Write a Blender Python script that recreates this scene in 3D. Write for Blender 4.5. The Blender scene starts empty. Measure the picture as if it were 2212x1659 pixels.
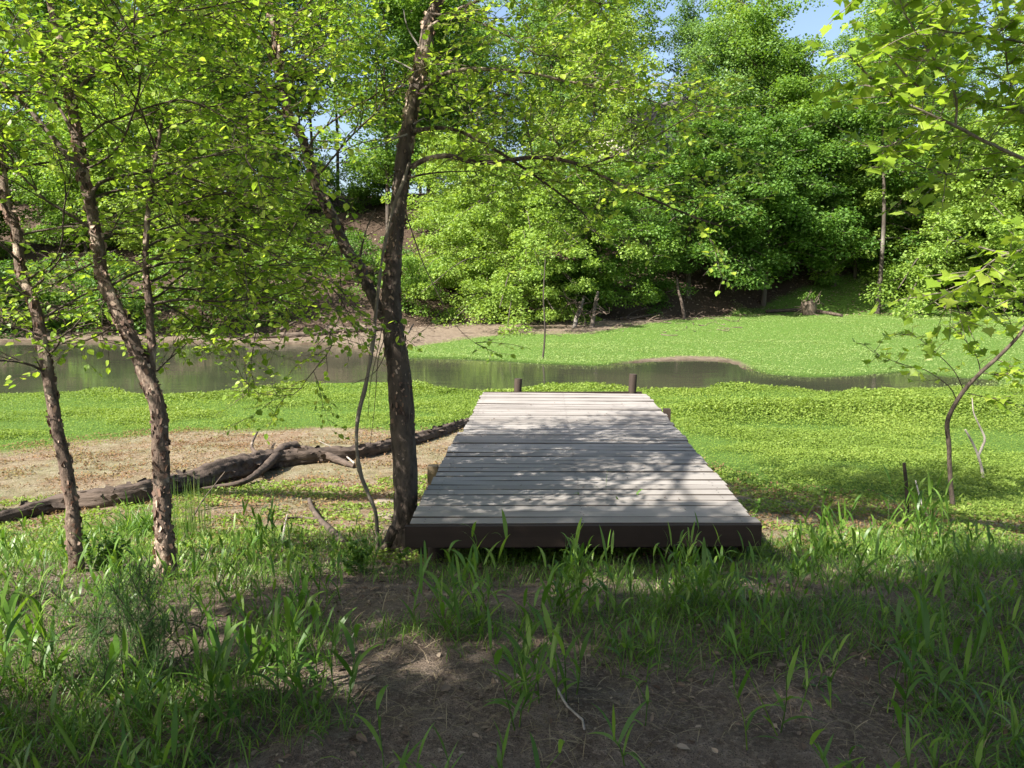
import bpy, math
import numpy as np
R = math.radians
rng = np.random.default_rng(11)
SC = bpy.context.scene
COL = SC.collection

# ---------------------------------------------------------------- camera maths
EYE = np.array([0.0, 0.0, 1.6]); PITCH = R(7.7); FPX = 1706.5; CX, CY = 1106.0, 829.5
FW = np.array([0, math.cos(PITCH), -math.sin(PITCH)]); UP = np.array([0, math.sin(PITCH), math.cos(PITCH)])
def ray(u, v):
    d = np.array([u - CX, 0, 0]) + FW * FPX + UP * (CY - v)
    return d / np.linalg.norm(d)
def P(u, v, y):
    d = ray(u, v); return EYE + d * (y / d[1])
def PZ(u, v, z):
    d = ray(u, v); return EYE + d * ((z - EYE[2]) / d[2])
SUN_A, SUN_E = R(54), R(45)
TRAVEL = np.array([math.sin(SUN_A) * math.cos(SUN_E), math.cos(SUN_A) * math.cos(SUN_E), -math.sin(SUN_E)])

# ---------------------------------------------------------------- noise
_perm = np.random.default_rng(3).random(65536)
def _h(ix, iy, iz=0):
    return _perm[(ix * 73856093 ^ iy * 19349663 ^ iz * 83492791) & 65535]
def vnoise(x, y, z=None):
    x = np.asarray(x, float); y = np.asarray(y, float)
    z = np.zeros_like(x) if z is None else np.asarray(z, float)
    ix, iy, iz = np.floor(x).astype(np.int64), np.floor(y).astype(np.int64), np.floor(z).astype(np.int64)
    fx, fy, fz = x - ix, y - iy, z - iz
    fx, fy, fz = (f * f * (3 - 2 * f) for f in (fx, fy, fz))
    r = 0
    for a in (0, 1):
        for b in (0, 1):
            for c in (0, 1):
                w = (fx if a else 1 - fx) * (fy if b else 1 - fy) * (fz if c else 1 - fz)
                r = r + w * _h(ix + a, iy + b, iz + c)
    return r * 2 - 1
def fbm(x, y, z=None, o=3):
    s = 0; a = 1; t = 0; f = 1
    for _ in range(o):
        s = s + a * vnoise(np.asarray(x) * f, np.asarray(y) * f, None if z is None else np.asarray(z) * f); t += a; a *= .5; f *= 2.03
    return s / t
def sstep(a, b, x):
    t = np.clip((np.asarray(x, float) - a) / (b - a), 0, 1); return t * t * (3 - 2 * t)

def sdf(poly, X, Y):           # signed distance to a polygon, positive inside
    X = np.asarray(X, float); Y = np.asarray(Y, float)
    d = np.full(X.shape, 1e9); ins = np.zeros(X.shape, bool)
    n = len(poly)
    for i in range(n):
        ax, ay = poly[i]; bx, by = poly[(i + 1) % n]
        ex, ey = bx - ax, by - ay
        t = np.clip(((X - ax) * ex + (Y - ay) * ey) / (ex * ex + ey * ey + 1e-12), 0, 1)
        d = np.minimum(d, np.hypot(X - ax - t * ex, Y - ay - t * ey))
        c = ((ay > Y) != (by > Y)) & (X < ex * (Y - ay) / (by - ay + 1e-12) + ax)
        ins ^= c
    return np.where(ins, d, -d)

# ---------------------------------------------------------------- terrain
WZ = -1.24
def flat(pts, z=-1.2):
    return [tuple(PZ(u, v, z)[:2]) for u, v in pts]
NEAR_EDGE = [(-500, 862), (-200, 858), (-50, 856), (120, 851), (220, 848), (330, 857), (430, 861), (560, 851), (690, 830), (800, 826), (900, 836), (980, 846), (1040, 850), (1100, 846), (1170, 840), (1250, 832), (1330, 842), (1400, 849), (1500, 846), (1560, 838), (1640, 836), (1720, 843), (1790, 853), (1840, 849), (1882, 855), (1957, 842), (2046, 838), (2150, 838)]
FAR_EDGE = [(2160, 822), (2075, 816), (2020, 811), (1960, 804), (1900, 808), (1850, 813), (1750, 815), (1660, 809), (1610, 796), (1570, 781), (1490, 778), (1400, 781), (1290, 790), (1170, 786), (1080, 780), (1000, 776), (880, 773), (800, 768), (790, 757), (700, 745), (500, 743), (330, 740), (150, 740), (-50, 740), (-250, 742), (-600, 745)]
RIVER = flat(NEAR_EDGE + FAR_EDGE, WZ)
_YK = [-60, -20, 0, 2.5, 4.0, 5.2, 6.2, 7.5, 9, 12, 19, 26, 33]
_ZK = [.6, .3, .05, .0, -.12, -.36, -.56, -.78, -.93, -1.07, -1.21, -1.21, -1.15]
def YB(x): return 37 + 7 * sstep(-9, 1, x) + 6 * sstep(4, 20, x)
def H(x, y):
    x = np.asarray(x, float); y = np.asarray(y, float)
    yw = y + .35 * fbm(x * .35 + 7, y * .2, o=2) * sstep(2, 5, y)
    yb = YB(x) + 1.2 * fbm(x * .12, y * 0 + 3.3, o=2); wb = 27 - 7 * sstep(-9, 1, x)
    z = np.interp(yw, _YK, _ZK)
    z = z + sstep(33, 44, y) * .42
    hill = sstep(0, 1, (y - yb) / wb) * .6 + np.clip((y - yb) / wb, 0, 1) * .4
    z = z + hill * (8.6 + 1.2 * fbm(x * .05 + 9, y * .05, o=2)) + .5 * sstep(0, 4, y - yb) + np.clip(y - yb - wb, 0, 400) * .012
    fl = 1 - .75 * sstep(10, 14, y) * (1 - sstep(38, 44, y))
    z = z + fl * (.03 * fbm(x * 2.1, y * 2.1, o=3) + .05 * fbm(x * .5, y * .5 + 40, o=2)) + .022 * fbm(x * 5.5, y * 5.5, o=2) * (1 - sstep(7, 9, y)) + sstep(44, 52, y) * .35 * fbm(x * .5, y * .5, o=3)
    s = sdf(RIVER, x, y) + .12 * fbm(x * 1.4, y * 1.4, o=2)
    inside = WZ - .02 - .4 * sstep(0, 1.2, s)
    lift = np.maximum(z, WZ + .015 + .03 * sstep(0, 1.5, -s))
    near = (y > 12) & (y < 46)
    z = np.where(near, np.where(s > 0, inside, lift), z)
    return z
def hz(x, y): return float(H(np.array([x]), np.array([y]))[0])
def G(u, v):                   # where the ray through a pixel meets the ground
    d = ray(u, v); t = np.geomspace(1.2, 300, 500)
    for _ in range(3):
        p = EYE[None] + d[None] * t[:, None]; b = p[:, 2] < H(p[:, 0], p[:, 1])
        if not b.any(): return EYE + d * 60
        i = max(1, int(np.argmax(b))); t = np.linspace(t[i - 1], t[i], 30)
    return EYE + d * t[15]

# ---------------------------------------------------------------- mesh helpers
class MB:
    def __init__(s): s.V = []; s.F = {}; s.n = 0
    def add(s, V, F):
        V = np.asarray(V, float).reshape(-1, 3); s.V.append(V)
        F = np.asarray(F, np.int64); s.F.setdefault(F.shape[1], []).append(F + s.n); s.n += len(V)
    def mesh(s, name, mat, smooth=True):
        me = bpy.data.meshes.new(name)
        V = np.concatenate(s.V); me.vertices.add(len(V)); me.vertices.foreach_set('co', V.astype(np.float32).ravel())
        idx = []; st = []; o = 0
        for k, L in s.F.items():
            A = np.concatenate(L); idx.append(A.ravel()); st.append(o + np.arange(len(A)) * k); o += A.size
        idx = np.concatenate(idx); st = np.concatenate(st)
        me.loops.add(len(idx)); me.loops.foreach_set('vertex_index', idx.astype(np.int32))
        me.polygons.add(len(st)); me.polygons.foreach_set('loop_start', st.astype(np.int32))
        me.update(calc_edges=True); me.validate()
        me.polygons.foreach_set('use_smooth', np.full(len(me.polygons), smooth))
        if mat: me.materials.append(mat)
        return me
    def build(s, name, mat, parent=None, smooth=True):
        o = bpy.data.objects.new(name, s.mesh(name, mat, smooth)); COL.objects.link(o)
        if parent is not None: o.parent = parent
        return o
def tag(o, label=None, cat=None, group=None, kind=None):
    if label: o['label'] = label
    if cat: o['category'] = cat
    if group: o['group'] = group
    if kind: o['kind'] = kind
    return o
def thing(name, label, cat, loc=(0, 0, 0), group=None):
    o = bpy.data.objects.new(name, None); COL.objects.link(o); o.location = loc; o.empty_display_size = .2
    bpy.context.view_layer.update()
    return tag(o, label, cat, group)
def part(mb, name, mat, root, smooth=True):   # mesh built in world coordinates, hung under root
    o = mb.build(name, mat, root, smooth); o.matrix_parent_inverse = root.matrix_world.inverted(); return o

def cr(pts, step):             # Catmull-Rom resample of a polyline (any columns)
    p = np.asarray(pts, float)
    if len(p) < 3:
        n = max(2, int(np.linalg.norm(p[-1, :3] - p[0, :3]) / step) + 1); t = np.linspace(0, 1, n)[:, None]
        return p[0] * (1 - t) + p[-1] * t
    q = np.vstack([2 * p[0] - p[1], p, 2 * p[-1] - p[-2]]); out = []
    for i in range(1, len(q) - 2):
        n = max(1, int(np.linalg.norm(q[i + 1, :3] - q[i, :3]) / step)); t = (np.arange(n) / n)[:, None]
        a, b, c, d = q[i - 1], q[i], q[i + 1], q[i + 2]
        out.append(.5 * (2 * b + (c - a) * t + (2 * a - 5 * b + 4 * c - d) * t * t + (3 * b - a - 3 * c + d) * t ** 3))
    out.append(p[-1:]); return np.vstack(out)
def tube(mb, pts, rad, sides=8, rough=0.0, rfreq=9.0, cap=True, flute=0.0):
    pts = np.asarray(pts, float); n = len(pts); rad = np.broadcast_to(np.asarray(rad, float), (n,))
    T = np.gradient(pts, axis=0); T /= np.linalg.norm(T, axis=1)[:, None] + 1e-12
    ref = np.array([1.0, 0, 0]) if abs(T[0, 0]) < .8 else np.array([0, 1.0, 0])
    N = np.empty_like(pts); v = ref - T[0] * (ref @ T[0]); N[0] = v / np.linalg.norm(v)
    for i in range(1, n):
        v = N[i - 1] - T[i] * (N[i - 1] @ T[i]); N[i] = v / (np.linalg.norm(v) + 1e-12)
    B = np.cross(T, N); a = np.arange(sides) * 2 * np.pi / sides
    ring = N[:, None, :] * np.cos(a)[None, :, None] + B[:, None, :] * np.sin(a)[None, :, None]
    V = pts[:, None, :] + ring * rad[:, None, None]
    if rough:
        k = V.reshape(-1, 3); s = 1 + rough * fbm(k[:, 0] * rfreq, k[:, 1] * rfreq, k[:, 2] * rfreq * .45, o=3)
        V = pts[:, None, :] + ring * (rad[:, None] * s.reshape(n, sides))[:, :, None]
    if flute:
        ca, sa = np.cos(a)[None, :], np.sin(a)[None, :]; L = np.concatenate([[0], np.cumsum(np.linalg.norm(np.diff(pts, axis=0), axis=1))])[:, None]
        o0 = np.zeros((n, sides)); f = 1 + flute * fbm(ca * 3.6 + o0, sa * 3.6 + o0, L * 1.3 + o0, o=4); V = pts[:, None, :] + (V.reshape(n, sides, 3) - pts[:, None, :]) * f[:, :, None]
    i = np.arange(n - 1)[:, None] * sides; j = np.arange(sides)[None, :]; jn = (j + 1) % sides
    F = np.stack([i + j, i + jn, i + sides + jn, i + sides + j], -1).reshape(-1, 4)
    mb.add(V.reshape(-1, 3), F)
    if cap:
        for e, c in ((0, pts[0]), (n - 1, pts[-1])):
            W = np.vstack([V[e], c]); k = np.arange(sides)
            mb.add(W, np.stack([k, (k + 1) % sides, np.full(sides, sides)], -1))
def box(mb, c, ax, ay, az):    # centre and three half-axis vectors
    c, ax, ay, az = (np.asarray(q, float) for q in (c, ax, ay, az))
    V = [c + sx * ax + sy * ay + sz * az for sz in (-1, 1) for sy in (-1, 1) for sx in (-1, 1)]
    mb.add(V, [(0, 2, 3, 1), (4, 5, 7, 6), (0, 1, 5, 4), (2, 6, 7, 3), (0, 4, 6, 2), (1, 3, 7, 5)])
OVAL = (np.array([(0, 0, 0), (.33, .28, .07), (.3, .62, .06), (0, 1, -.05), (-.3, .62, .06), (-.33, .28, .07)]), np.array([(0, 1, 2, 3), (3, 4, 5, 0)]))
DIAM = (np.array([(0, 0, 0), (.36, .5, .08), (0, 1, -.06), (-.36, .5, .08)]), np.array([(0, 1, 2, 3)]))
_lo = [(0, 0), (.12, .12), (.42, .02), (.4, .2), (.62, .42), (.4, .5), (.3, .62), (.16, .72), (0, 1.0), (-.16, .72), (-.3, .62), (-.4, .5), (-.62, .42), (-.4, .2), (-.42, .02), (-.12, .12)]
LOBED = (np.array([(x, y, .12 * abs(x) - .08 * y * y) for x, y in _lo] + [(0, .38, 0)]), np.array([(i, (i + 1) % 16, 16) for i in range(16)]))
def leaves(mb, pos, axis, up, size, tmpl, wid=1.0):
    pos = np.asarray(pos, float); axis = np.asarray(axis, float); up = np.asarray(up, float)
    size = np.broadcast_to(np.asarray(size, float), (len(pos),)); wid = np.broadcast_to(np.asarray(wid, float), (len(pos),))
    y = axis / (np.linalg.norm(axis, axis=1)[:, None] + 1e-9)
    x = np.cross(y, up); x /= np.linalg.norm(x, axis=1)[:, None] + 1e-9; z = np.cross(x, y)
    tv, tf = tmpl
    zk = 1 + (np.sin(np.arange(len(pos)) * 12.9898) * 2.2 if len(tv) > 8 else 0) * np.ones(len(pos))
    V = pos[:, None, :] + size[:, None, None] * (tv[None, :, 0:1] * x[:, None, :] * wid[:, None, None] + tv[None, :, 1:2] * y[:, None, :] + tv[None, :, 2:3] * z[:, None, :] * zk[:, None, None])
    F = tf[None] + (np.arange(len(pos)) * len(tv))[:, None, None]
    mb.add(V.reshape(-1, 3), F.reshape(-1, tf.shape[1]))
def runit(n, r): 
    v = r.normal(size=(n, 3)); return v / np.linalg.norm(v, axis=1)[:, None]
def blades(mb, base, direc, length, width, droop, seg=4, r=rng):   # curved tapering strips
    n = len(base); t = np.linspace(0, 1, seg + 1)
    d = direc / np.linalg.norm(direc, axis=1)[:, None]
    hor = d.copy(); hor[:, 2] = 0; hor /= np.linalg.norm(hor, axis=1)[:, None] + 1e-9
    side = np.stack([-hor[:, 1], hor[:, 0], np.zeros(n)], 1)
    tw = r.normal(size=n) * .5
    side = side * np.cos(tw)[:, None] + hor * np.sin(tw)[:, None]
    c = base[:, None, :] + d[:, None, :] * (length[:, None] * t)[:, :, None]
    c = c + (hor * (droop * length * .5)[:, None])[:, None, :] * (t ** 2)[None, :, None]
    c[:, :, 2] -= (droop * length)[:, None] * (t ** 2.2)[None, :]
    w = np.interp(t, [0, .12, .4, .75, 1], [.45, .8, 1, .65, .02])
    o = side[:, None, :] * (width[:, None] * .5 * w[None, :])[:, :, None]
    V = np.stack([c - o, c + o], 2).reshape(n, -1, 3)
    k = np.arange(seg) * 2; f = np.stack([k, k + 1, k + 3, k + 2], -1)
    F = f[None] + (np.arange(n) * 2 * (seg + 1))[:, None, None]
    mb.add(V.reshape(-1, 3), F.reshape(-1, 4))

# ---------------------------------------------------------------- materials
class NT:
    def __init__(s, name):
        s.m = bpy.data.materials.new(name); s.m.use_nodes = True; s.t = s.m.node_tree; s.t.nodes.clear()
        s.out = s.n('ShaderNodeOutputMaterial')
    def n(s, typ, **kw):
        k = s.t.nodes.new(typ)
        for a, b in kw.items(): setattr(k, a, b)
        return k
    def l(s, a, b): s.t.links.new(a, b)
    def ramp(s, fac, stops):
        k = s.n('ShaderNodeValToRGB'); e = k.color_ramp.elements
        while len(e) < len(stops): e.new(.5)
        for q, (p, c) in zip(e, stops): q.position = p; q.color = (*c, 1)
        s.l(fac, k.inputs[0]); return k.outputs[0]
    def noise(s, vec, scale, detail=4, rough=.55):
        k = s.n('ShaderNodeTexNoise'); k.inputs['Scale'].default_value = scale; k.inputs['Detail'].default_value = detail; k.inputs['Roughness'].default_value = rough
        if vec is not None: s.l(vec, k.inputs['Vector'])
        return k.outputs[0]
    def mapping(s, vec, scale):
        k = s.n('ShaderNodeMapping'); k.inputs['Scale'].default_value = scale; s.l(vec, k.inputs[0]); return k.outputs[0]
    def math(s, op, a, b=None, clamp=False):
        k = s.n('ShaderNodeMath', operation=op); k.use_clamp = clamp
        for i, q in enumerate((a, b)):
            if q is None: continue
            if isinstance(q, (int, float)): k.inputs[i].default_value = q
            else: s.l(q, k.inputs[i])
        return k.outputs[0]
    def mix(s, fac, a, b, mode='MIX'):
        k = s.n('ShaderNodeMix', data_type='RGBA', blend_type=mode)
        for sock, q in ((k.inputs[0], fac), (k.inputs[6], a), (k.inputs[7], b)):
            if isinstance(q, (int, float)): sock.default_value = q
            elif isinstance(q, tuple): sock.default_value = (*q, 1)
            else: s.l(q, sock)
        return k.outputs[2]
    def bump(s, h, strength, dist):
        k = s.n('ShaderNodeBump'); k.inputs['Strength'].default_value = strength; k.inputs['Distance'].default_value = dist
        s.l(h, k.inputs['Height']); return k.outputs[0]
    def bsdf(s, col, rough=.8, spec=.3, normal=None):
        b = s.n('ShaderNodeBsdfPrincipled'); b.inputs['Specular IOR Level'].default_value = spec
        if isinstance(rough, (int, float)): b.inputs['Roughness'].default_value = rough
        else: s.l(rough, b.inputs['Roughness'])
        if isinstance(col, tuple): b.inputs['Base Color'].default_value = (*col, 1)
        else: s.l(col, b.inputs['Base Color'])
        if normal is not None: s.l(normal, b.inputs['Normal'])
        return b
    def done(s, shader): s.l(shader, s.out.inputs[0]); return s.m
def leaf_mat(name, lo, mid, hi, trans=.42, gloss=.35, rough=.45, tcol=None, big=.0):
    t = NT(name); g = t.n('ShaderNodeNewGeometry'); rnd = g.outputs['Random Per Island']
    oi = t.n('ShaderNodeObjectInfo')
    f = rnd
    if big:
        nz = t.noise(g.outputs['Position'], big, 2)
        f = t.math('ADD', t.math('MULTIPLY', rnd, .55), t.math('MULTIPLY', t.math('SUBTRACT', nz, .2), .75), True)
    f = t.math('ADD', t.math('MULTIPLY', f, .85), t.math('MULTIPLY', oi.outputs['Random'], .15))
    c = t.ramp(f, [(0.0, lo), (.5, mid), (1.0, hi)])
    b = t.bsdf(c, rough, gloss)
    tr = t.n('ShaderNodeBsdfTranslucent')
    t.l(t.mix(1.0, c, tcol or (1.35, 1.35, .55), 'MULTIPLY'), tr.inputs[0])
    m = t.n('ShaderNodeMixShader'); m.inputs[0].default_value = trans; t.l(b.outputs[0], m.inputs[1]); t.l(tr.outputs[0], m.inputs[2])
    return t.done(m.outputs[0])
def bark_mat(name, dark, mid, pale, pale_low=0.0, pale_high=.0, z0=0, z1=1, scale=14, st=(1, 1, .3), bump=.9):
    t = NT(name); g = t.n('ShaderNodeNewGeometry'); pos = g.outputs['Position']
    v = t.mapping(pos, st); a = t.noise(v, scale, 6, .65); b2 = t.noise(t.mapping(pos, tuple(.3 + .7 * q for q in st)), scale * .42, 4, .6); fine = t.noise(v, scale * 6, 3, .6)
    c = t.ramp(a, [(.3, dark), (.52, mid), (.72, tuple(q * 1.25 for q in mid))])
    sx = t.n('ShaderNodeSeparateXYZ'); t.l(pos, sx.inputs[0])
    mr = t.n('ShaderNodeMapRange'); t.l(sx.outputs[2], mr.inputs[0])
    for i, q in zip((1, 2, 3, 4), (z0, z1, pale_low, pale_high)): mr.inputs[i].default_value = q
    k = t.math('SUBTRACT', t.math('ADD', b2, mr.outputs[0]), .62)
    k = t.math('MULTIPLY', k, 9.0, True)
    pc = t.ramp(fine, [(.3, tuple(q * .62 for q in pale)), (.6, pale)])
    c = t.mix(k, c, pc)
    h = t.math('ADD', t.math('MULTIPLY', a, .8), t.math('MULTIPLY', fine, .3))
    return t.done(t.bsdf(c, .85, .2, t.bump(h, bump, .025)).outputs[0])

def wood_mat(name, a, b, grain, axis_scale, rough=.75, dark=None):
    t = NT(name); g = t.n('ShaderNodeNewGeometry'); pos = g.outputs['Position']
    rnd = g.outputs['Random Per Island']
    add = t.n('ShaderNodeVectorMath', operation='ADD'); sc = t.n('ShaderNodeVectorMath', operation='SCALE')
    cmb = t.n('ShaderNodeCombineXYZ'); t.l(rnd, cmb.inputs[0]); t.l(rnd, cmb.inputs[1]); t.l(rnd, cmb.inputs[2])
    t.l(cmb.outputs[0], sc.inputs[0]); sc.inputs['Scale'].default_value = 37.0
    t.l(pos, add.inputs[0]); t.l(sc.outputs[0], add.inputs[1])
    v = t.mapping(add.outputs[0], axis_scale)
    gr = t.noise(v, grain, 6, .6); st = t.noise(pos, 1.7, 5, .6); sp = t.noise(pos, 60, 3, .7)
    c = t.mix(t.math('MULTIPLY', gr, 1.0), a, b)
    c = t.mix(t.math('MULTIPLY', t.math('SUBTRACT', st, .45), 2.2, True), c, tuple(q * .72 for q in a))
    c = t.mix(t.math('MULTIPLY', t.math('SUBTRACT', rnd, .45), 1.1, True), c, dark or tuple(q * .6 for q in a))
    c = t.mix(t.math('MULTIPLY', t.math('SUBTRACT', sp, .6), 2.5, True), c, tuple(q * .5 for q in a))
    return t.done(t.bsdf(c, rough, .25, t.bump(gr, .5, .004)).outputs[0])

M = {}
M['leaf_birch'] = leaf_mat('leaf_birch', (.13, .23, .028), (.27, .41, .045), (.44, .53, .08), .58, .35, .4, (1.12, 1.15, .65))
M['leaf_vine'] = leaf_mat('leaf_vine', (.05, .11, .02), (.10, .2, .03), (.17, .26, .045))
M['leaf_syc'] = leaf_mat('leaf_syc', (.17, .28, .03), (.28, .41, .045), (.42, .51, .08), .58, .3, .4, (1.12, 1.15, .65))
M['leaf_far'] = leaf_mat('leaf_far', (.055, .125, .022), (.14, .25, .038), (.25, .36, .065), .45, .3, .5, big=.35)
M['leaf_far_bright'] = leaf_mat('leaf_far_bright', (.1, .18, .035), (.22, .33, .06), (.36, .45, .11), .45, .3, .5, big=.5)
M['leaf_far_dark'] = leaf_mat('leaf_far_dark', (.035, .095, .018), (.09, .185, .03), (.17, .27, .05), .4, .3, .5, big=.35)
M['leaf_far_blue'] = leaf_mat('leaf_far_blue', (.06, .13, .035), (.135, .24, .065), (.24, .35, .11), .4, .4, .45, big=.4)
M['leaf_cover'] = leaf_mat('leaf_cover', (.075, .13, .022), (.175, .255, .042), (.285, .35, .08), .4, .25, .5, big=.55)
M['leaf_meadow'] = leaf_mat('leaf_meadow', (.11, .17, .055), (.215, .29, .095), (.305, .365, .15), .35, .25, .55, big=.25)
M['leaf_dry'] = leaf_mat('leaf_dry', (.12, .07, .04), (.22, .13, .07), (.2, .22, .06), .3, .15, .7, (1, 1, .8), big=1.0)
M['leaf_dead'] = leaf_mat('leaf_dead', (.05, .034, .023), (.14, .1, .07), (.36, .285, .21), .15, .15, .7, (1, 1, .9))
M['blade'] = leaf_mat('blade', (.045, .11, .016), (.1, .2, .028), (.18, .28, .045), .42, .35, .4)
M['blade_pale'] = leaf_mat('blade_pale', (.07, .13, .03), (.12, .2, .045), (.24, .24, .11), .35, .3, .5)
M['curl'] = leaf_mat('curl', (.04, .026, .02), (.2, .125, .09), (.55, .42, .32), .12, .2, .7, (1.2, .8, .6))
M['straw'] = leaf_mat('straw', (.13, .1, .06), (.25, .2, .12), (.4, .33, .21), .25, .2, .6, (1, 1, .9))
M['fennel'] = leaf_mat('fennel', (.025, .06, .017), (.045, .1, .026), (.08, .15, .038), .35, .2, .6)
M['bark_birch'] = bark_mat('bark_birch', (.016, .012, .01), (.085, .066, .052), (.4, .32, .24), -.15, .17, -.2, 3.2, 16, (1, 1, .38), 1.0)
M['bark_young'] = bark_mat('bark_young', (.03, .021, .016), (.13, .093, .07), (.46, .36, .27), .04, .14, 0, 3, 24, (1, 1, .4), 1.0)
M['bark_twig'] = bark_mat('bark_twig', (.05, .038, .03), (.11, .085, .065), (.2, .165, .13), .0, .0, 0, 3, 30)
M['bark_syc'] = bark_mat('bark_syc', (.11, .09, .065), (.2, .17, .13), (.38, .35, .29), .0, .02, 0, 3, 20)
M['bark_far'] = bark_mat('bark_far', (.035, .028, .022), (.085, .07, .056), (.2, .18, .155), .02, .02, 0, 20, 1.6)
M['vine'] = bark_mat('vine', (.12, .11, .095), (.23, .21, .185), (.34, .32, .29), .0, -.05, 0, 3, 26)
M['drift'] = bark_mat('drift', (.02, .015, .012), (.085, .064, .05), (.36, .29, .22), .0, .0, -1, 1, 14, (.2, .6, 1), 1.0)
M['drift_pale'] = bark_mat('drift_pale', (.2, .17, .14), (.36, .32, .27), (.5, .46, .4), .03, .03, -1, 1, 12)
M['drift_far'] = bark_mat('drift_far', (.05, .038, .028), (.13, .1, .075), (.26, .22, .175), -.05, -.05, -1, 1, 3)
M['plank'] = wood_mat('plank', (.205, .187, .17), (.315, .292, .27), 7, (.1, 1.3, 1.3), .8, (.13, .115, .1))
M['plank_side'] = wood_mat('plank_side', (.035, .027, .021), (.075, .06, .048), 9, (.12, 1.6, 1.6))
M['beam'] = wood_mat('beam', (.016, .011, .008), (.06, .041, .03), 9, (.12, 1.6, 1.6))
M['post'] = wood_mat('post', (.022, .016, .012), (.085, .062, .047), 16, (1.6, 1.6, .12))
M['post_tan'] = wood_mat('post_tan', (.2, .15, .09), (.3, .23, .14), 12, (1.3, 1.3, .3))

def ground_mat():
    t = NT('ground'); g = t.n('ShaderNodeNewGeometry'); pos = g.outputs['Position']
    def at(n): return t.n('ShaderNodeAttribute', attribute_name=n).outputs['Fac']
    n1 = t.noise(pos, .9, 5, .6); n2 = t.noise(pos, 5.0, 6, .65); n3 = t.noise(pos, 45, 4, .7); n4 = t.noise(pos, 160, 2, .6)
    c = t.ramp(n2, [(.28, (.075, .055, .041)), (.5, (.15, .115, .088)), (.72, (.24, .192, .15))])
    c = t.mix(t.math('MULTIPLY', t.math('SUBTRACT', n3, .5), 4.5, True), c, (.33, .26, .195))
    c = t.mix(t.math('MULTIPLY', t.math('SUBTRACT', n4, .52), 6, True), c, (.055, .038, .027)); c = t.mix(t.math('MULTIPLY', t.math('SUBTRACT', t.noise(pos, 14, 4, .7), .56), 5, True), c, (.07, .046, .032))
    dry = t.ramp(n2, [(.3, (.135, .102, .064)), (.48, (.235, .192, .125)), (.7, (.345, .305, .22))])
    dry = t.mix(t.math('MULTIPLY', t.math('SUBTRACT', n3, .43), 5, True), dry, t.ramp(n1, [(.4, (.15, .155, .06)), (.6, (.19, .095, .055))]))
    def soft(a, k=1.6): # attribute broken up by noise
        return t.math('MULTIPLY', t.math('ADD', t.math('SUBTRACT', a, .5), t.math('MULTIPLY', t.math('SUBTRACT', n2, .5), .9)), k * 2, True)
    c = t.mix(soft(at('dry')), c, dry)
    mud = t.ramp(n2, [(.3, (.11, .082, .058)), (.55, (.19, .148, .108)), (.75, (.26, .21, .155))])
    mud = t.mix(t.math('MULTIPLY', t.math('SUBTRACT', n3, .55), 3, True), mud, (.12, .09, .065))
    c = t.mix(soft(at('mud')), c, mud)
    lit = t.ramp(n3, [(.3, (.028, .02, .015)), (.5, (.07, .048, .034)), (.75, (.14, .1, .073))])
    c = t.mix(soft(at('litter')), c, lit)
    gr = t.ramp(n3, [(.3, (.03, .065, .012)), (.5, (.085, .16, .025)), (.75, (.15, .23, .045))])
    c = t.mix(soft(at('green')), c, gr)
    wet = at('wet'); c = t.mix(wet, c, t.mix(1.0, c, (.42, .4, .36), 'MULTIPLY'))
    h = t.math('ADD', t.math('MULTIPLY', n2, .6), t.math('ADD', t.math('MULTIPLY', n3, .35), t.math('MULTIPLY', n4, .12)))
    return t.done(t.bsdf(c, .95, .15, t.bump(h, 1.0, .09)).outputs[0])
M['ground'] = ground_mat()
def water_mat():
    t = NT('water'); g = t.n('ShaderNodeNewGeometry'); pos = g.outputs['Position']
    n = t.noise(t.mapping(pos, (.6, 2.2, 1)), 2.2, 3, .5); n2 = t.noise(t.mapping(pos, (1, 2.5, 1)), .6, 2, .5)
    murk = t.noise(pos, .25, 3)
    c = t.ramp(murk, [(.35, (.036, .04, .025)), (.65, (.055, .055, .034))])
    b = t.bsdf(c, .04, .5, t.bump(t.math('ADD', n, t.math('MULTIPLY', n2, 1.5)), .07, .05)); b.inputs['IOR'].default_value = 1.333
    return t.done(b.outputs[0])
M['water'] = water_mat()
def plain(name, col, rough=.7, spec=.3, nz=None):
    t = NT(name); g = t.n('ShaderNodeNewGeometry')
    n = t.noise(g.outputs['Position'], nz or 3, 4); c = t.mix(n, tuple(q * .82 for q in col), tuple(min(1, q * 1.12) for q in col))
    return t.done(t.bsdf(c, rough, spec).outputs[0])
M['siding'] = plain('siding', (.5, .45, .38)); M['roof'] = plain('roof', (.1, .085, .08)); M['trim'] = plain('trim', (.7, .68, .64)); M['pane'] = plain('pane', (.03, .035, .04), .08, .5)
M['brick'] = plain('brick', (.26, .13, .095)); M['stone'] = plain('stone', (.2, .165, .125), .9, .2, 14)

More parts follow.
